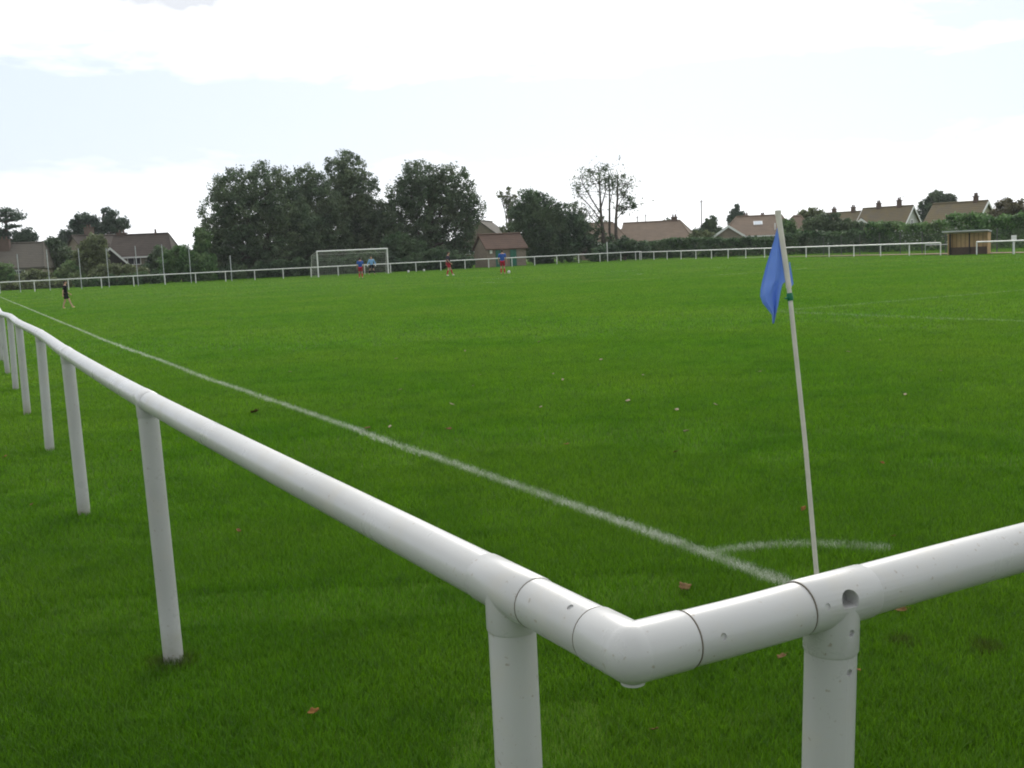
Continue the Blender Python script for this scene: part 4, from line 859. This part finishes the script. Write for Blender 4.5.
def hedge(label, a, b, depth_off, h, mat='f_hedge', name='hedge', leaf=.27, rough=.25, dens=190):
    a, b = np.array(a, float), np.array(b, float); base = (a + b) / 2; base[2] = 0; o = empty(name, base, label, 'hedge')
    L = np.linalg.norm((b - a)[:2]); d = (b - a) / L; d[2] = 0; s_ = np.array([-d[1], d[0], 0]); n = int(dens * L * (h + depth_off))
    u = RNG.uniform(0, 1, n); kk = RNG.uniform(size=n)
    ph = np.sin(u * L * 1.1) * .3 + np.sin(u * L * 2.7 + 1) * .3 + np.sin(u * L * .37 + 2) * .4
    top = h * (1 + rough * .5 * ph) if rough else np.full(n, h)
    front = kk < .62; z = np.where(front, RNG.uniform(.03, 1, n), 1 + RNG.normal(size=n) * .03) * top
    y = np.where(front, -depth_off / 2 + RNG.exponential(.14, n) * 1.0 + ph * .15, RNG.uniform(-.5, .5, n) * depth_off)
    sgn = np.where(RNG.uniform(size=n) < .85, 1, -1); y = np.where(front, y * sgn, y)
    P_ = a + d * (u * L)[:, None] + s_ * y[:, None] + UZ * z[:, None]; P_[:, 2] -= a[2]; P_ += RNG.normal(size=P_.shape) * .09
    tint_ = np.clip(.4 + .35 * np.sin(u * L * 3.1 + z * 4) + RNG.uniform(-.3, .4, n), 0, 1); ok = P_[:, 2] > .02
    leaf_mesh('foliage', P_[ok], leaf, M[mat], o, base, tint_[ok])
    m = MB()
    for i in range(int(L / .9) + 1):
        p = a + d * min(i * .9, L) + s_ * .15; p[2] = 0; p = p - base; m.tube([p, p + UZ * h * .5 + RNG.normal(size=3) * .08, p + UZ * h * .9 + RNG.normal(size=3) * .15], [.03, .02, .008], 5)
    m.build('stems', M['bark'], o)
def gp(x, d): p = at(x, hor(x), d); return np.array([p[0], p[1], 0])
hedge('dark clipped hedge behind the far railing, from the bare tree to the pink-brown bungalow', gp(612, 138), gp(700, 122), 1.3, 1.95)
hedge('dark clipped hedge behind the far railing in front of the roof with the skylight', gp(701, 121.5), gp(800, 110), 1.3, 1.8)
hedge('dark hedge behind the far railing, right of the corner flag', gp(801, 112), gp(888, 102), 1.3, 1.95, 'f_hedge')
hedge('shaggy green hedge behind the wire fence, left of the dugout', gp(870, 104), gp(952, 98), 2.0, 2.4, 'f_mid', rough=.3)
hedge('tall dark hedge behind the railing, right of the dugout', gp(953, 97), gp(1130, 84), 2.0, 2.65, 'f_mid', rough=.3)
for lab, dp_, ls, mt, nm in [
    ('rusty brown-green bushy tree at the right edge above the hedge', 104, [(1006, 212, 13), (1022, 214, 13), (996, 219, 9), (1036, 212, 13), (1012, 225, 10), (1030, 228, 12)], 'f_rust', 'broadleaf_tree'),
    ('dark green bush between the cream gable house and the rusty tree', 102, [(984, 222, 7), (975, 226, 8), (988, 232, 9), (970, 235, 8)], 'f_mid', 'shrub'),
    ('round dark tree with gaps behind the cream gable house', 190, [(936, 199, 9), (948, 201, 8), (925, 206, 7), (938, 210, 9), (953, 206, 6), (925, 214, 6), (932, 219, 6), (917, 213, 3)], 'f_oak', 'broadleaf_tree'),
    ('green rounded shrub just right of the corner flag pole, beside the roof', 124, [(789, 226, 7), (787, 235, 7), (793, 233, 6)], 'f_mid', 'shrub'),
    ('sparse pale green tree top left of the dark clump, right of the corner flag', 140, [(803, 215, 5), (812, 214, 6), (820, 216, 6), (806, 222, 6)], 'f_olive', 'broadleaf_tree'),
    ('big dark bush clump right of the corner flag, in front of the roofs', 118, [(812, 226, 9), (822, 224, 10), (834, 224, 10), (846, 228, 9), (856, 230, 8), (826, 233, 10), (842, 236, 9)], 'f_oak', 'shrub'),
    ('dark conifer tip above the roof with the skylight', 190, [(736, 211, 4, 0, 1.6), (733, 216, 5, 0, 1.2), (740, 216, 5, 0, 1.2), (730, 220, 4), (742, 219, 4)], 'f_cedar', 'conifer'),
    ('small dark tree between the pink-brown bungalow and the roof with the skylight', 165, [(711, 222, 6), (707, 228, 6), (715, 229, 6), (703, 233, 6), (713, 236, 7), (697, 233, 5)], 'f_dark', 'broadleaf_tree'),
    ('low green bush right of the pink-brown bungalow', 132, [(695, 237, 6), (704, 237, 6), (713, 238, 5)], 'f_olive', 'shrub'),
    ('small dark bush top behind the ridge of the pink-brown bungalow', 175, [(666, 223, 3.5), (670, 222, 3.5), (663, 226, 3)], 'f_dark', 'shrub'),
    ('dark bush at the foot of the bare tall tree', 124, [(625, 246, 8), (634, 247, 8), (616, 250, 8), (608, 252, 8), (644, 249, 7), (598, 256, 7)], 'f_dark', 'shrub'),
    ]: tree(nm, lab, None, dp_, ls, mt, leaf=.25, clump=.6, tr=.12, dens=.65, cat='tree' if nm != 'shrub' else 'bush', limbs=3)
# wooded backdrop beyond the gardens
P_, T_ = [], []
for x in np.arange(-140, 1170, 9):
    d = RNG.uniform(235, 270); r = RNG.uniform(4, 7); c = at(x, hor(x), d); c[2] = RNG.uniform(1.2, 2.6)
    p_, t_, _ = lobe_leaves(c, np.array([r, r, 2.6]), .3, 1.3, 8); ok = p_[:, 2] > .1; P_.append(p_[ok]); T_.append(t_[ok] * .7)
bd = empty('far_wood', gp(512, 250), 'low belt of trees far beyond the houses', 'wood'); bd['kind'] = 'stuff'
leaf_mesh('crown', np.concatenate(P_), .75, M['f_oak'], bd, np.array(bd.location), np.concatenate(T_))

# ------------------------------------------------------------------ houses
def house(name, label, cpx, depth, yaw, L, Wd, he, hr, roof, wall, hipL=0.0, hipR=0.0, chim=(), wins=(), doors=(), barge=None, gutter=True, over=.3, cat='house', extras=None):
    """ridge along local X, front is local -Y; hip = how far the ridge end is drawn in"""
    base = gp(cpx, depth); o = empty(name, base, label, cat, None, yaw)
    a, b = L / 2, Wd / 2
    m = MB(); gl = [(-a, -b, 0), (-a, b, 0), (-a, b, he), (-a, -b, he)]
    vs = [(-a, -b, 0), (a, -b, 0), (a, b, 0), (-a, b, 0), (-a, -b, he), (a, -b, he), (a, b, he), (-a, b, he)]; fs = [(0, 1, 5, 4), (2, 3, 7, 6)]
    zr = hr - .12
    if hipL: fs.append((3, 0, 4, 7))
    else: vs.append((-a, 0, zr)); fs.append((3, 0, 4, len(vs) - 1, 7))
    if hipR: fs.append((1, 2, 6, 5))
    else: vs.append((a, 0, zr)); fs.append((1, 2, 6, len(vs) - 1, 5))
    m.add(vs, fs); m.build('wall', M[wall], o)
    k_ = (hr - he) / b; A, B = a + over, b + over; ze = he - k_ * over
    rl0 = -a - (over if not hipL else 0) + hipL; rr0 = a + (over if not hipR else 0) - hipR
    top = [(-A, -B, ze), (A, -B, ze), (A, B, ze), (-A, B, ze), (rl0, 0, hr), (rr0, 0, hr)]
    fs = [(0, 1, 5, 4), (2, 3, 4, 5), (3, 0, 4), (1, 2, 5)]
    m = MB(); th_ = .14; bot = [(x, y, z - th_) for x, y, z in top]
    m.add(top + bot, [fs[0], fs[1]] + ([fs[2]] if hipL else []) + ([fs[3]] if hipR else []) + [(6, 10, 11, 7), (8, 11, 10, 9)] + [(0, 6, 7, 1), (2, 8, 9, 3)] + ([(3, 9, 6, 0)] if hipL else [(0, 4, 10, 6), (4, 3, 9, 10)]) + ([(1, 7, 8, 2)] if hipR else [(1, 7, 11, 5), (5, 11, 8, 2)]))
    m.tube([(rl0, 0, hr + .02), (rr0, 0, hr + .02)], .11, 8)
    for hp, sx, rx in ((hipL, -1, rl0), (hipR, 1, rr0)):
        if hp:
            for sy in (-1, 1): m.tube([(rx, 0, hr), (sx * A, sy * B, ze)], .09, 6)
    ro = m.build('roof', M[roof], o)
    if gutter:
        m = MB(); m.box((0, -B - .03, ze - .10), (2 * A, .06, .16)); m.build('fascia', M['upvc'], o)
    for sx in (-1, 1):
        if barge and ((sx < 0 and 'L' in barge and not hipL) or (sx > 0 and 'R' in barge and not hipR)):
            m = MB(); x = sx * (A + .025)
            for sy in (-1, 1): m.prism([(x, sy * (B + .02), ze + .02), (x, 0, hr + .03), (x, 0, hr - .27), (x, sy * (B + .02), ze - .26)], (sx * .05, 0, 0))
            m.build('bargeboard', M['upvc'], o)
    for cx_, cy_, ch, cw in chim:
        z0 = hr - abs(cy_) * k_ - .4; m = MB(); m.box((cx_, cy_, z0 + (ch + .4) / 2), (cw, cw * .8, ch + .4)); m.box((cx_, cy_, z0 + ch + .4 + .05), (cw + .14, cw * .8 + .14, .1)); z1 = 0
        for dx in (-.22, .22): m.tube([(cx_ + dx * cw, cy_, z0 + ch + .5), (cx_ + dx * cw, cy_, z0 + ch + .85)], [.12, .09], 8)
        m.build('chimney', M['brick_dull'], ro)
    def opening(face, u, z, w_, h_, kind, mat='upvc'):
        if face == 'F': c = np.array([u, -b, z]); ux, nx = np.array([1.0, 0, 0]), np.array([0, -1.0, 0])
        elif face == 'L': c = np.array([-a, u, z]); ux, nx = np.array([0, 1.0, 0]), np.array([-1.0, 0, 0])
        else: c = np.array([a, u, z]); ux, nx = np.array([0, 1.0, 0]), np.array([1.0, 0, 0])
        def bx(mb, du, dz, su, sz, d0, d1):
            p = [c + ux * (du + i * su / 2) + UZ * (dz + j * sz / 2) + nx * d0 for i, j in ((-1, -1), (1, -1), (1, 1), (-1, 1))]; mb.prism(p, nx * (d1 - d0))
        fr = MB(); t_ = .08
        bx(fr, 0, h_ / 2 - t_ / 2, w_, t_, .003, .07); bx(fr, 0, -h_ / 2 + t_ / 2, w_, t_, .003, .09)
        for s_ in (-1, 1): bx(fr, s_ * (w_ / 2 - t_ / 2), 0, t_, h_ - 2 * t_, .003, .07)
        if kind == 'window':
            bx(fr, 0, 0, .06, h_ - 2 * t_, .003, .06); f_ = fr.build('window', M[mat], o); pn = MB()
            for s_ in (-1, 1): bx(pn, s_ * (w_ / 4 - .02), 0, w_ / 2 - t_ - .03, h_ - 2 * t_, .004, .03)
            pn.build('pane', M['glass'], f_)
        else:
            bx(fr, 0, 0, w_ - 2 * t_, h_ - 2 * t_, .004, .05); f_ = fr.build('door', M[mat], o); hn = MB(); bx(hn, w_ * .32, 0, .05, .16, .05, .09); hn.build('handle', M['grey_metal'], f_)
    for w_ in wins: opening(*w_[:5], 'window', *(w_[5:] or ()))
    for d_ in doors: opening(*d_[:5], 'door', *(d_[5:] or ()))
    if extras: extras(o, ro, a, b, he, hr, k_)
    return o
# far left
house('house', 'large grey-brown roofed house cut off by the left edge', 8, 131, R(10), 9.6, 8, 2.5, 5.2, 'roof_grey', 'brick_tan', 0, .5, chim=[(.2, -.9, 1.0, 1.1)], wins=[('F', -2, 1.5, 1.8, 1.1), ('F', 2, 1.5, 1.8, 1.1)], gutter=False)
def vent(o, ro, a, b, he, hr, k_):
    m = MB(); m.tube([(1.2, -.1, hr - .2), (1.2, -.1, hr + .55)], [.13, .1], 8); m.build('vent_pipe', M['roof_red'], ro, True)
house('house', 'brown tile roofed house with a white framed window, left of the big dark trees', 148, 127, R(4), 6.6, 5.6, 3.2, 5.45, 'roof_brown', 'brick_tan', 0, .7, chim=[(-2.7, .3, .45, 1.0)], wins=[('F', -.75, 2.5, 1.5, .95), ('F', 1.9, 2.5, 1.3, .95)], extras=vent)
house('garage', 'low dark gable with a white sloping bargeboard, left of the white framed window', 109, 121, R(115), 5, 3.8, 2.1, 4.0, 'roof_brown', 'dark', barge='L', gutter=False, wins=[('L', .6, 1.6, .9, .9)])
house('house', 'house with a red chimney half hidden by the cedar', 101, 150, R(60), 8, 6.5, 3.2, 6.3, 'roof_brown', 'brick_tan', chim=[(-1.4, 0, 1.0, 1.0)], wins=[('L', 0, 3.4, 1.2, 1.1)])
# centre
def notice(o, ro, a, b, he, hr, k_):
    m = MB(); m.box((-a + .45, -b - .03, 1.75), (.28, .03, .55)); m.build('notice', M['upvc'], o)
house('hut', 'small brick hut with a red-brown tiled roof and green doors behind the railing', 500, 121, R(24), 4.6, 3.6, 2.15, 3.55, 'roof_red', 'brick_tan', barge=None, gutter=False, over=.22, doors=[('F', -.95, 1.0, .75, 1.95, 'green_paint'), ('F', .75, 1.0, .75, 1.95, 'green_paint')], extras=notice)
house('house', 'tan gabled house rising behind the brick hut', 487, 152, R(80), 9, 6.0, 3.6, 5.9, 'roof_grey', 'brick_tan', wins=[('L', -1.5, 2.0, 1.3, 1.1), ('L', 1.5, 2.0, 1.3, 1.1)])
# roofs to the right
house('bungalow', 'bungalow with a pink-brown roof hidden behind the bare tall tree', 604, 150, R(-8), 7, 7, 2.4, 4.9, 'roof_salmon', 'brick_tan', .6, 2.2, wins=[('F', 0, 1.5, 1.6, 1.1)])
house('bungalow', 'bungalow with a plain pink-brown tiled roof and a chimney near its right end', 660, 150, R(-16), 9.4, 8, 2.3, 4.75, 'roof_salmon', 'brick_tan', 0, 1.9, chim=[(2.0, .2, .55, .75)], wins=[('F', -2, 1.4, 1.6, 1.1), ('F', 2, 1.4, 1.6, 1.1)])
def sky_l(o, ro, a, b, he, hr, k_):
    y = -b * .42; z = hr + k_ * y + .02; n = np.array([0, -k_, 1]) / math.hypot(k_, 1); s = np.array([0, 1, k_]) / math.hypot(k_, 1); c = np.array([.2, y, z])
    m = MB(); m.prism([c + np.array([i * .55, 0, 0]) + s * j * .45 for i, j in ((-1, -1), (1, -1), (1, 1), (-1, 1))], n * .07); f_ = m.build('skylight', M['upvc'], o)
    m = MB(); m.prism([c + n * .072 + np.array([i * .47, 0, 0]) + s * j * .37 for i, j in ((-1, -1), (1, -1), (1, 1), (-1, 1))], n * .012); m.build('pane', M['skylight'], f_)
    m = MB(); m.box((2.2, -b * .8, hr - k_ * b * .8 + .35), (.14, .14, .9)); m.build('flue', M['upvc'], ro)
house('bungalow', 'bungalow with a broad brown roof and a skylight, left of the corner flag', 756, 141, R(-10), 8.8, 8, 2.4, 4.7, 'roof_salmon', 'brick_tan', 2.0, 1.2, chim=[(-1.2, .4, .3, .6), (.9, .5, .25, .5)], wins=[('F', -1, 1.4, 1.6, 1.1), ('F', 2.2, 1.4, 1.6, 1.1)], extras=sky_l)
house('garage', 'low brown roofed wing with white verges at the left end of the skylight bungalow', 729, 134, R(78), 5.5, 4.6, 2.0, 3.55, 'roof_salmon', 'brick_tan', barge='L', gutter=False, over=.15)
house('bungalow', 'pink-brown hipped roof glimpsed right of the corner flag pole', 796, 137, R(-8), 3.6, 5, 2.3, 4.4, 'roof_salmon', 'brick_tan', 1.5, 1.2, wins=[('F', 0, 1.4, 1.2, 1.0)])
house('house', 'house with two ridge chimneys behind the dark bush clump right of the flag', 843, 172, R(-40), 7, 6.5, 2.5, 5.35, 'roof_moss', 'render_white', chim=[(-1.4, 0, .55, .6), (1.7, 0, .65, .6)], barge='R', wins=[('F', 0, 1.5, 1.6, 1.1)])
house('house', 'brown house with two chimneys and a pale gable, left of the round gappy tree', 888, 150, R(-44), 6.6, 6.2, 2.4, 5.3, 'roof_moss', 'render_white', chim=[(-1.3, 0, .55, .55), (1.6, 0, .75, .55)], barge='LR', wins=[('F', 0, 1.4, 1.6, 1.1), ('R', 0, 3.1, .8, .8)])
house('garage', 'low roof with a white verge at the left of the two-chimney brown house', 862, 140, R(70), 4.5, 4.2, 2.0, 3.75, 'roof_brown', 'brick_tan', barge='L', gutter=False, over=.15)
def porch(o, ro, a, b, he, hr, k_):
    m = MB(); m.box((1.0, -b - .5, 2.0), (1.0, 1.0, 1.2)); m.prism([(.4, -b - 1.05, 2.6), (1.6, -b - 1.05, 2.6), (1.6, -b + .05, 2.85), (.4, -b + .05, 2.85)], (0, 0, .08)); m.build('porch', M['render_white'], o)
house('house', 'brown roofed house with a cream gable end and one chimney, above the dugout', 960, 122, R(-46), 5.6, 5.4, 2.6, 4.75, 'roof_moss', 'render', chim=[(1.75, 0, .5, .45)], barge='R', wins=[('F', -1.3, 1.6, 1.2, 1.0), ('R', 0, 2.0, 1.0, 1.0)], extras=porch)
# masts above the roofs
def mast(px, yt, yb, d, label, r=.07, aerial=False):
    b = gp(px, d); tp_ = at(px, yt, d); o = empty('telegraph_pole' if r > .06 else 'aerial_mast', b, label, 'pole')
    m = MB(); m.tube([(0, 0, 0), (tp_ - b) * .999], [r, r * .7], 8); m.build('shaft', M['bark'] if r > .06 else M['grey_metal'], o, True)
    h = (tp_ - b); m = MB(); m.box((h[0], h[1], h[2] - .25), (.9 if aerial else .5, .06, .06))
    if aerial:
        for i in range(5): m.box((h[0] - .4 + i * .2, h[1], h[2] - .25), (.03, .6, .03))
    m.build('aerial' if aerial else 'crossarm', M['grey_metal'] if aerial else M['bark'], o)
mast(701.3, 200, 230, 165, 'tall thin pole rising between the pink-brown bungalow and the skylight bungalow', .1)
mast(637.3, 216, 226, 158, 'left of two short thin poles above the pink-brown bungalow ridge', .09)
mast(645.5, 214, 226, 158, 'right of two short thin poles above the pink-brown bungalow ridge', .07)
mast(676.5, 209, 220, 156, 'faint aerial mast above the chimney of the pink-brown bungalow', .03, True)
mast(903, 195, 207, 152, 'thin aerial mast above the brown house with the pale gable', .03, True)

# ------------------------------------------------------------------ dugout, sign, wire fence
def dugout():
    c = sp(-1.45, 1.1); toc = -c / np.linalg.norm(c); fc = -N2 * .35 + toc * .65; yaw = math.atan2(fc[1], fc[0]) + math.pi / 2      # front faces the pitch (-N)
    o = empty('dugout', c, 'tan timber dugout with a flat grey roof in the gap of the far railing', 'shelter', None, yaw)
    # local x runs along the railing; the local side nearer the pitch is found from N
    f_ = -1
    w_, h_, d_ = 2.5, 1.46, .42
    m = MB(); m.box((0, -f_ * d_ / 2, h_ / 2), (w_, .06, h_)); m.build('back_wall', M['timber'], o)
    for s in (-1, 1):
        m = MB(); m.box((s * (w_ / 2 + .032), -f_ * .05, h_ / 2), (.06, d_ + .16, h_)); m.build('side_wall', M['timber'], o)
    m = MB(); m.prism([(-w_ / 2 - .35, -f_ * (d_ / 2 + .15), h_ + .01), (w_ / 2 + .12, -f_ * (d_ / 2 + .15), h_ + .01), (w_ / 2 + .12, f_ * (d_ / 2 + .3), h_ + .10), (-w_ / 2 - .35, f_ * (d_ / 2 + .3), h_ + .10)], (0, 0, .09)); m.build('roof', M['grey_metal'], o)
    m = MB(); m.box((0, -f_ * (d_ / 2 - .16), .40), (w_ - .1, .22, .05)); m.box((0, -f_ * (d_ / 2 - .25), .19), (w_ - .1, .03, .36)); m.build('bench', M['bench'], o)
    m = MB(); m.box((0, f_ * (d_ / 2 - .1), .27), (w_ - .1, .04, .52)); m.build('kick_board', M['bench'], o)
    for x in (-1.15, .1):
        m = MB(); m.box((x, f_ * (d_ / 2), h_ / 2), (.07, .07, h_)); m.build('post', M['dark'], o)
dugout()
def signpost():
    b = gnd(1013, 254.5); o = empty('notice_board', b, 'small blank white notice board on a post behind the railing at the right edge', 'sign', None, TH)
    m = MB(); m.box((0, 0, .5), (.06, .06, 1.0)); m.build('post', M['grey_metal'], o)
    m = MB(); m.box((0, -.06, 1.05), (.45, .04, .30)); m.build('board', M['upvc'], o, bevel=.006)
signpost()
def wire_fence():
    n0 = 5.6; a, b = -32.0, 24.0; o = empty('wire_fence', sp((a + b) / 2, n0), 'dark chain-link fence with grey concrete posts behind the right part of the far railing', 'fence')
    for t in np.arange(a + .7, b, 2.7): m = MB(); m.box(rel(o, sp(t, n0, .85)), (.07, .07, 1.7)); m.build('post', M['concrete'], o)
    m = MB(); s = .16
    for t in np.arange(a, b, s):
        m.tube([rel(o, sp(t, n0 - .06, .03)), rel(o, sp(t + 1.6, n0 - .06, 1.63))], .005, 3, False); m.tube([rel(o, sp(t + 1.6, n0 - .05, .03)), rel(o, sp(t, n0 - .05, 1.63))], .005, 3, False)
    m.build('mesh', M['dark_wire'], o)
wire_fence()
def handrail():
    n0 = 2.4; ts = [-.4 + i * 1.7 for i in range(4)]; o = empty('handrail', sp(ts[1], n0), 'thin grey handrail behind the railing, left of the dugout', 'railing')
    for t in ts: m = MB(); m.tube([rel(o, sp(t, n0)), rel(o, sp(t, n0, .70))], .02, 8); m.build('post', M['grey_metal'], o, True)
    m = MB(); m.tube([rel(o, sp(ts[0], n0, .72)), rel(o, sp(ts[-1], n0, .72))], .026, 8); m.build('rail', M['grey_metal'], o, True)
handrail()

# ------------------------------------------------------------------ fallen leaves
def leaf_mat(name, a, b):
    m = NT(name); o = m.coord(); nz = m.noise(o, 30.0, 4)
    return m.done(m.princ(m.mix(m.mapr(nz, .3, .7), a, b), .9, .08))
LM = [leaf_mat('brown_leaf', (.075, .046, .02), (.14, .085, .036)), leaf_mat('tan_leaf', (.17, .10, .045), (.11, .06, .025)), leaf_mat('orange_leaf', (.20, .095, .025), (.12, .06, .02))]
def fallen_leaf(px, py, wpx, mi, label):
    p = gnd(px, py, random.uniform(.036, .048)); d = (p - EYEP) @ fwd; s = wpx * d / F / 2; rz = random.uniform(0, 6.28)
    o = empty('fallen_leaf', p, label, 'leaf', 'fallen leaves on the grass', rz); o.rotation_euler = (random.uniform(-.5, .5), random.uniform(-.5, .5), rz)
    out = []
    for i in range(28):                                     # lobed outline
        a = 2 * math.pi * i / 28; r = s * (.62 + .38 * abs(math.cos(a * 2.5)) ** .8) * (1 - .25 * math.cos(a))
        out.append(np.array([r * math.cos(a), r * math.sin(a) * .8, 0]))
    c = s * random.uniform(.3, .6); z = lambda v: c * (v[1] / s) ** 2 + .25 * c * math.sin(v[0] / s * 3)
    vs = [(0, 0, 0)]
    for k_ in (.5, 1.0): vs += [(v[0] * k_, v[1] * k_, z(v * k_)) for v in out]
    m = MB(); m.add(vs, [(0, 1 + i, 1 + (i + 1) % 28) for i in range(28)] + [(1 + i, 29 + i, 29 + (i + 1) % 28, 1 + (i + 1) % 28) for i in range(28)])
    b_ = m.build('blade', LM[mi], o, True); sd_ = b_.modifiers.new('s', 'SOLIDIFY'); sd_.thickness = .0008; bake(b_)
    m = MB(); m.tube([(-s * .4, 0, z(np.array([-s * .4, 0, 0]))), (-s * 1.1, s * .1, .2 * s), (-s * 1.6, s * .3, .1 * s)], [s * .03, s * .035, s * .05], 5); m.build('stem', LM[1], o, True)
for px, py, wpx, mi, lab in [
    (685, 586, 17, 0, 'curled brown fallen leaf on the grass just above the railing corner'),
    (312, 712, 14, 2, 'orange-brown fallen leaf on the dark grass between the two nearest left posts'),
    (781, 657, 11, 0, 'dark brown fallen leaf below the right rail, left of the right-hand post'),
    (656, 729, 9, 1, 'narrow tan fallen leaf below the railing corner'),
    (899, 609, 14, 1, 'tan fallen leaf under the right rail, right of the corner flag'),
    (858, 670, 8, 2, 'orange fallen leaf tucked against the right-hand post'),
    (254, 412, 10, 0, 'dark brown fallen leaf just below the touchline at the left'),
    (450, 429, 7, 1, 'tan fallen leaf in the middle of the pitch, above the touchline'),
    (566, 444, 8, 2, 'orange fallen leaf in the middle of the pitch, furthest right of the near ones'),
    (804, 508, 8, 2, 'orange fallen leaf just left of the corner flag pole'),
    (893, 536, 7, 1, 'small tan fallen leaf above the right end of the corner arc'),
    (675, 452, 6, 0, 'small brown fallen leaf on the pitch between touchline and corner flag'),
    (130, 451, 6, 1, 'tiny pale fallen leaf right of the second nearest left post'),
    (6, 456, 7, 2, 'orange-brown fallen leaf at the left edge outside the railing'),
    (32, 504, 6, 1, 'tiny tan fallen leaf left of the second nearest left post'),
    (368, 428, 7, 0, 'dark brown fallen leaf lying right beside the touchline'),
    (883, 463, 6, 2, 'small orange fallen leaf on the pitch right of the corner flag'),
    (238, 530, 6, 1, 'small tan fallen leaf on the grass between rail and left post'),
    ]: fallen_leaf(px, py, wpx, mi, lab)

# ------------------------------------------------------------------ thin summer haze over the ground
hz = MB(); hz.box((0, 110, 24.0), (1000, 1000, 50.0)); hm = NT('haze_air')
pv = hm.n('ShaderNodeVolumePrincipled'); pv.inputs['Color'].default_value = (.93, .96, 1.0, 1); pv.inputs['Density'].default_value = .0002; pv.inputs['Anisotropy'].default_value = .2
hm.t.links.new(pv.outputs[0], hm.out.inputs['Volume']); tag(hz.build('haze', hm.mat), kind='stuff')

# tiny pale leaves and petals scattered over the middle of the pitch: one, then copies
speck = empty('fallen_leaf', gnd(400, 390, .04), 'tiny pale scrap of fallen leaf scattered on the middle of the pitch', 'leaf', 'tiny pale leaf scraps scattered over the pitch')
m = MB(); m.add([(-.025, 0, 0), (-.012, .016, .008), (.012, .015, .004), (.028, .0, .012), (.01, -.017, .006), (-.014, -.014, .010)], [(0, 1, 2, 3, 4, 5)])
b_ = m.build('blade', leaf_mat('pale_leaf', (.34, .29, .20), (.22, .18, .11)), speck); sd_ = b_.modifiers.new('s', 'SOLIDIFY'); sd_.thickness = .0015; bake(b_)
for px, py in [(333, 328), (316, 347), (396, 359), (465, 351), (539, 342), (480, 375), (473, 386), (541, 407), (452, 405), (620, 321), (628, 401), (686, 432), (677, 410), (643, 375), (563, 380), (601, 360), (553, 374), (715, 405), (760, 372), (848, 352), (905, 395), (940, 371), (880, 340), (240, 350), (290, 372), (700, 346), (520, 320), (420, 318), (390, 427)]:
    c = copy_thing(speck, gnd(px, py, .04)); c.rotation_euler = (random.uniform(-.4, .4), random.uniform(-.4, .4), random.uniform(0, 6.28)); q_ = random.uniform(.6, 1.3); c.scale = (q_, q_, q_)
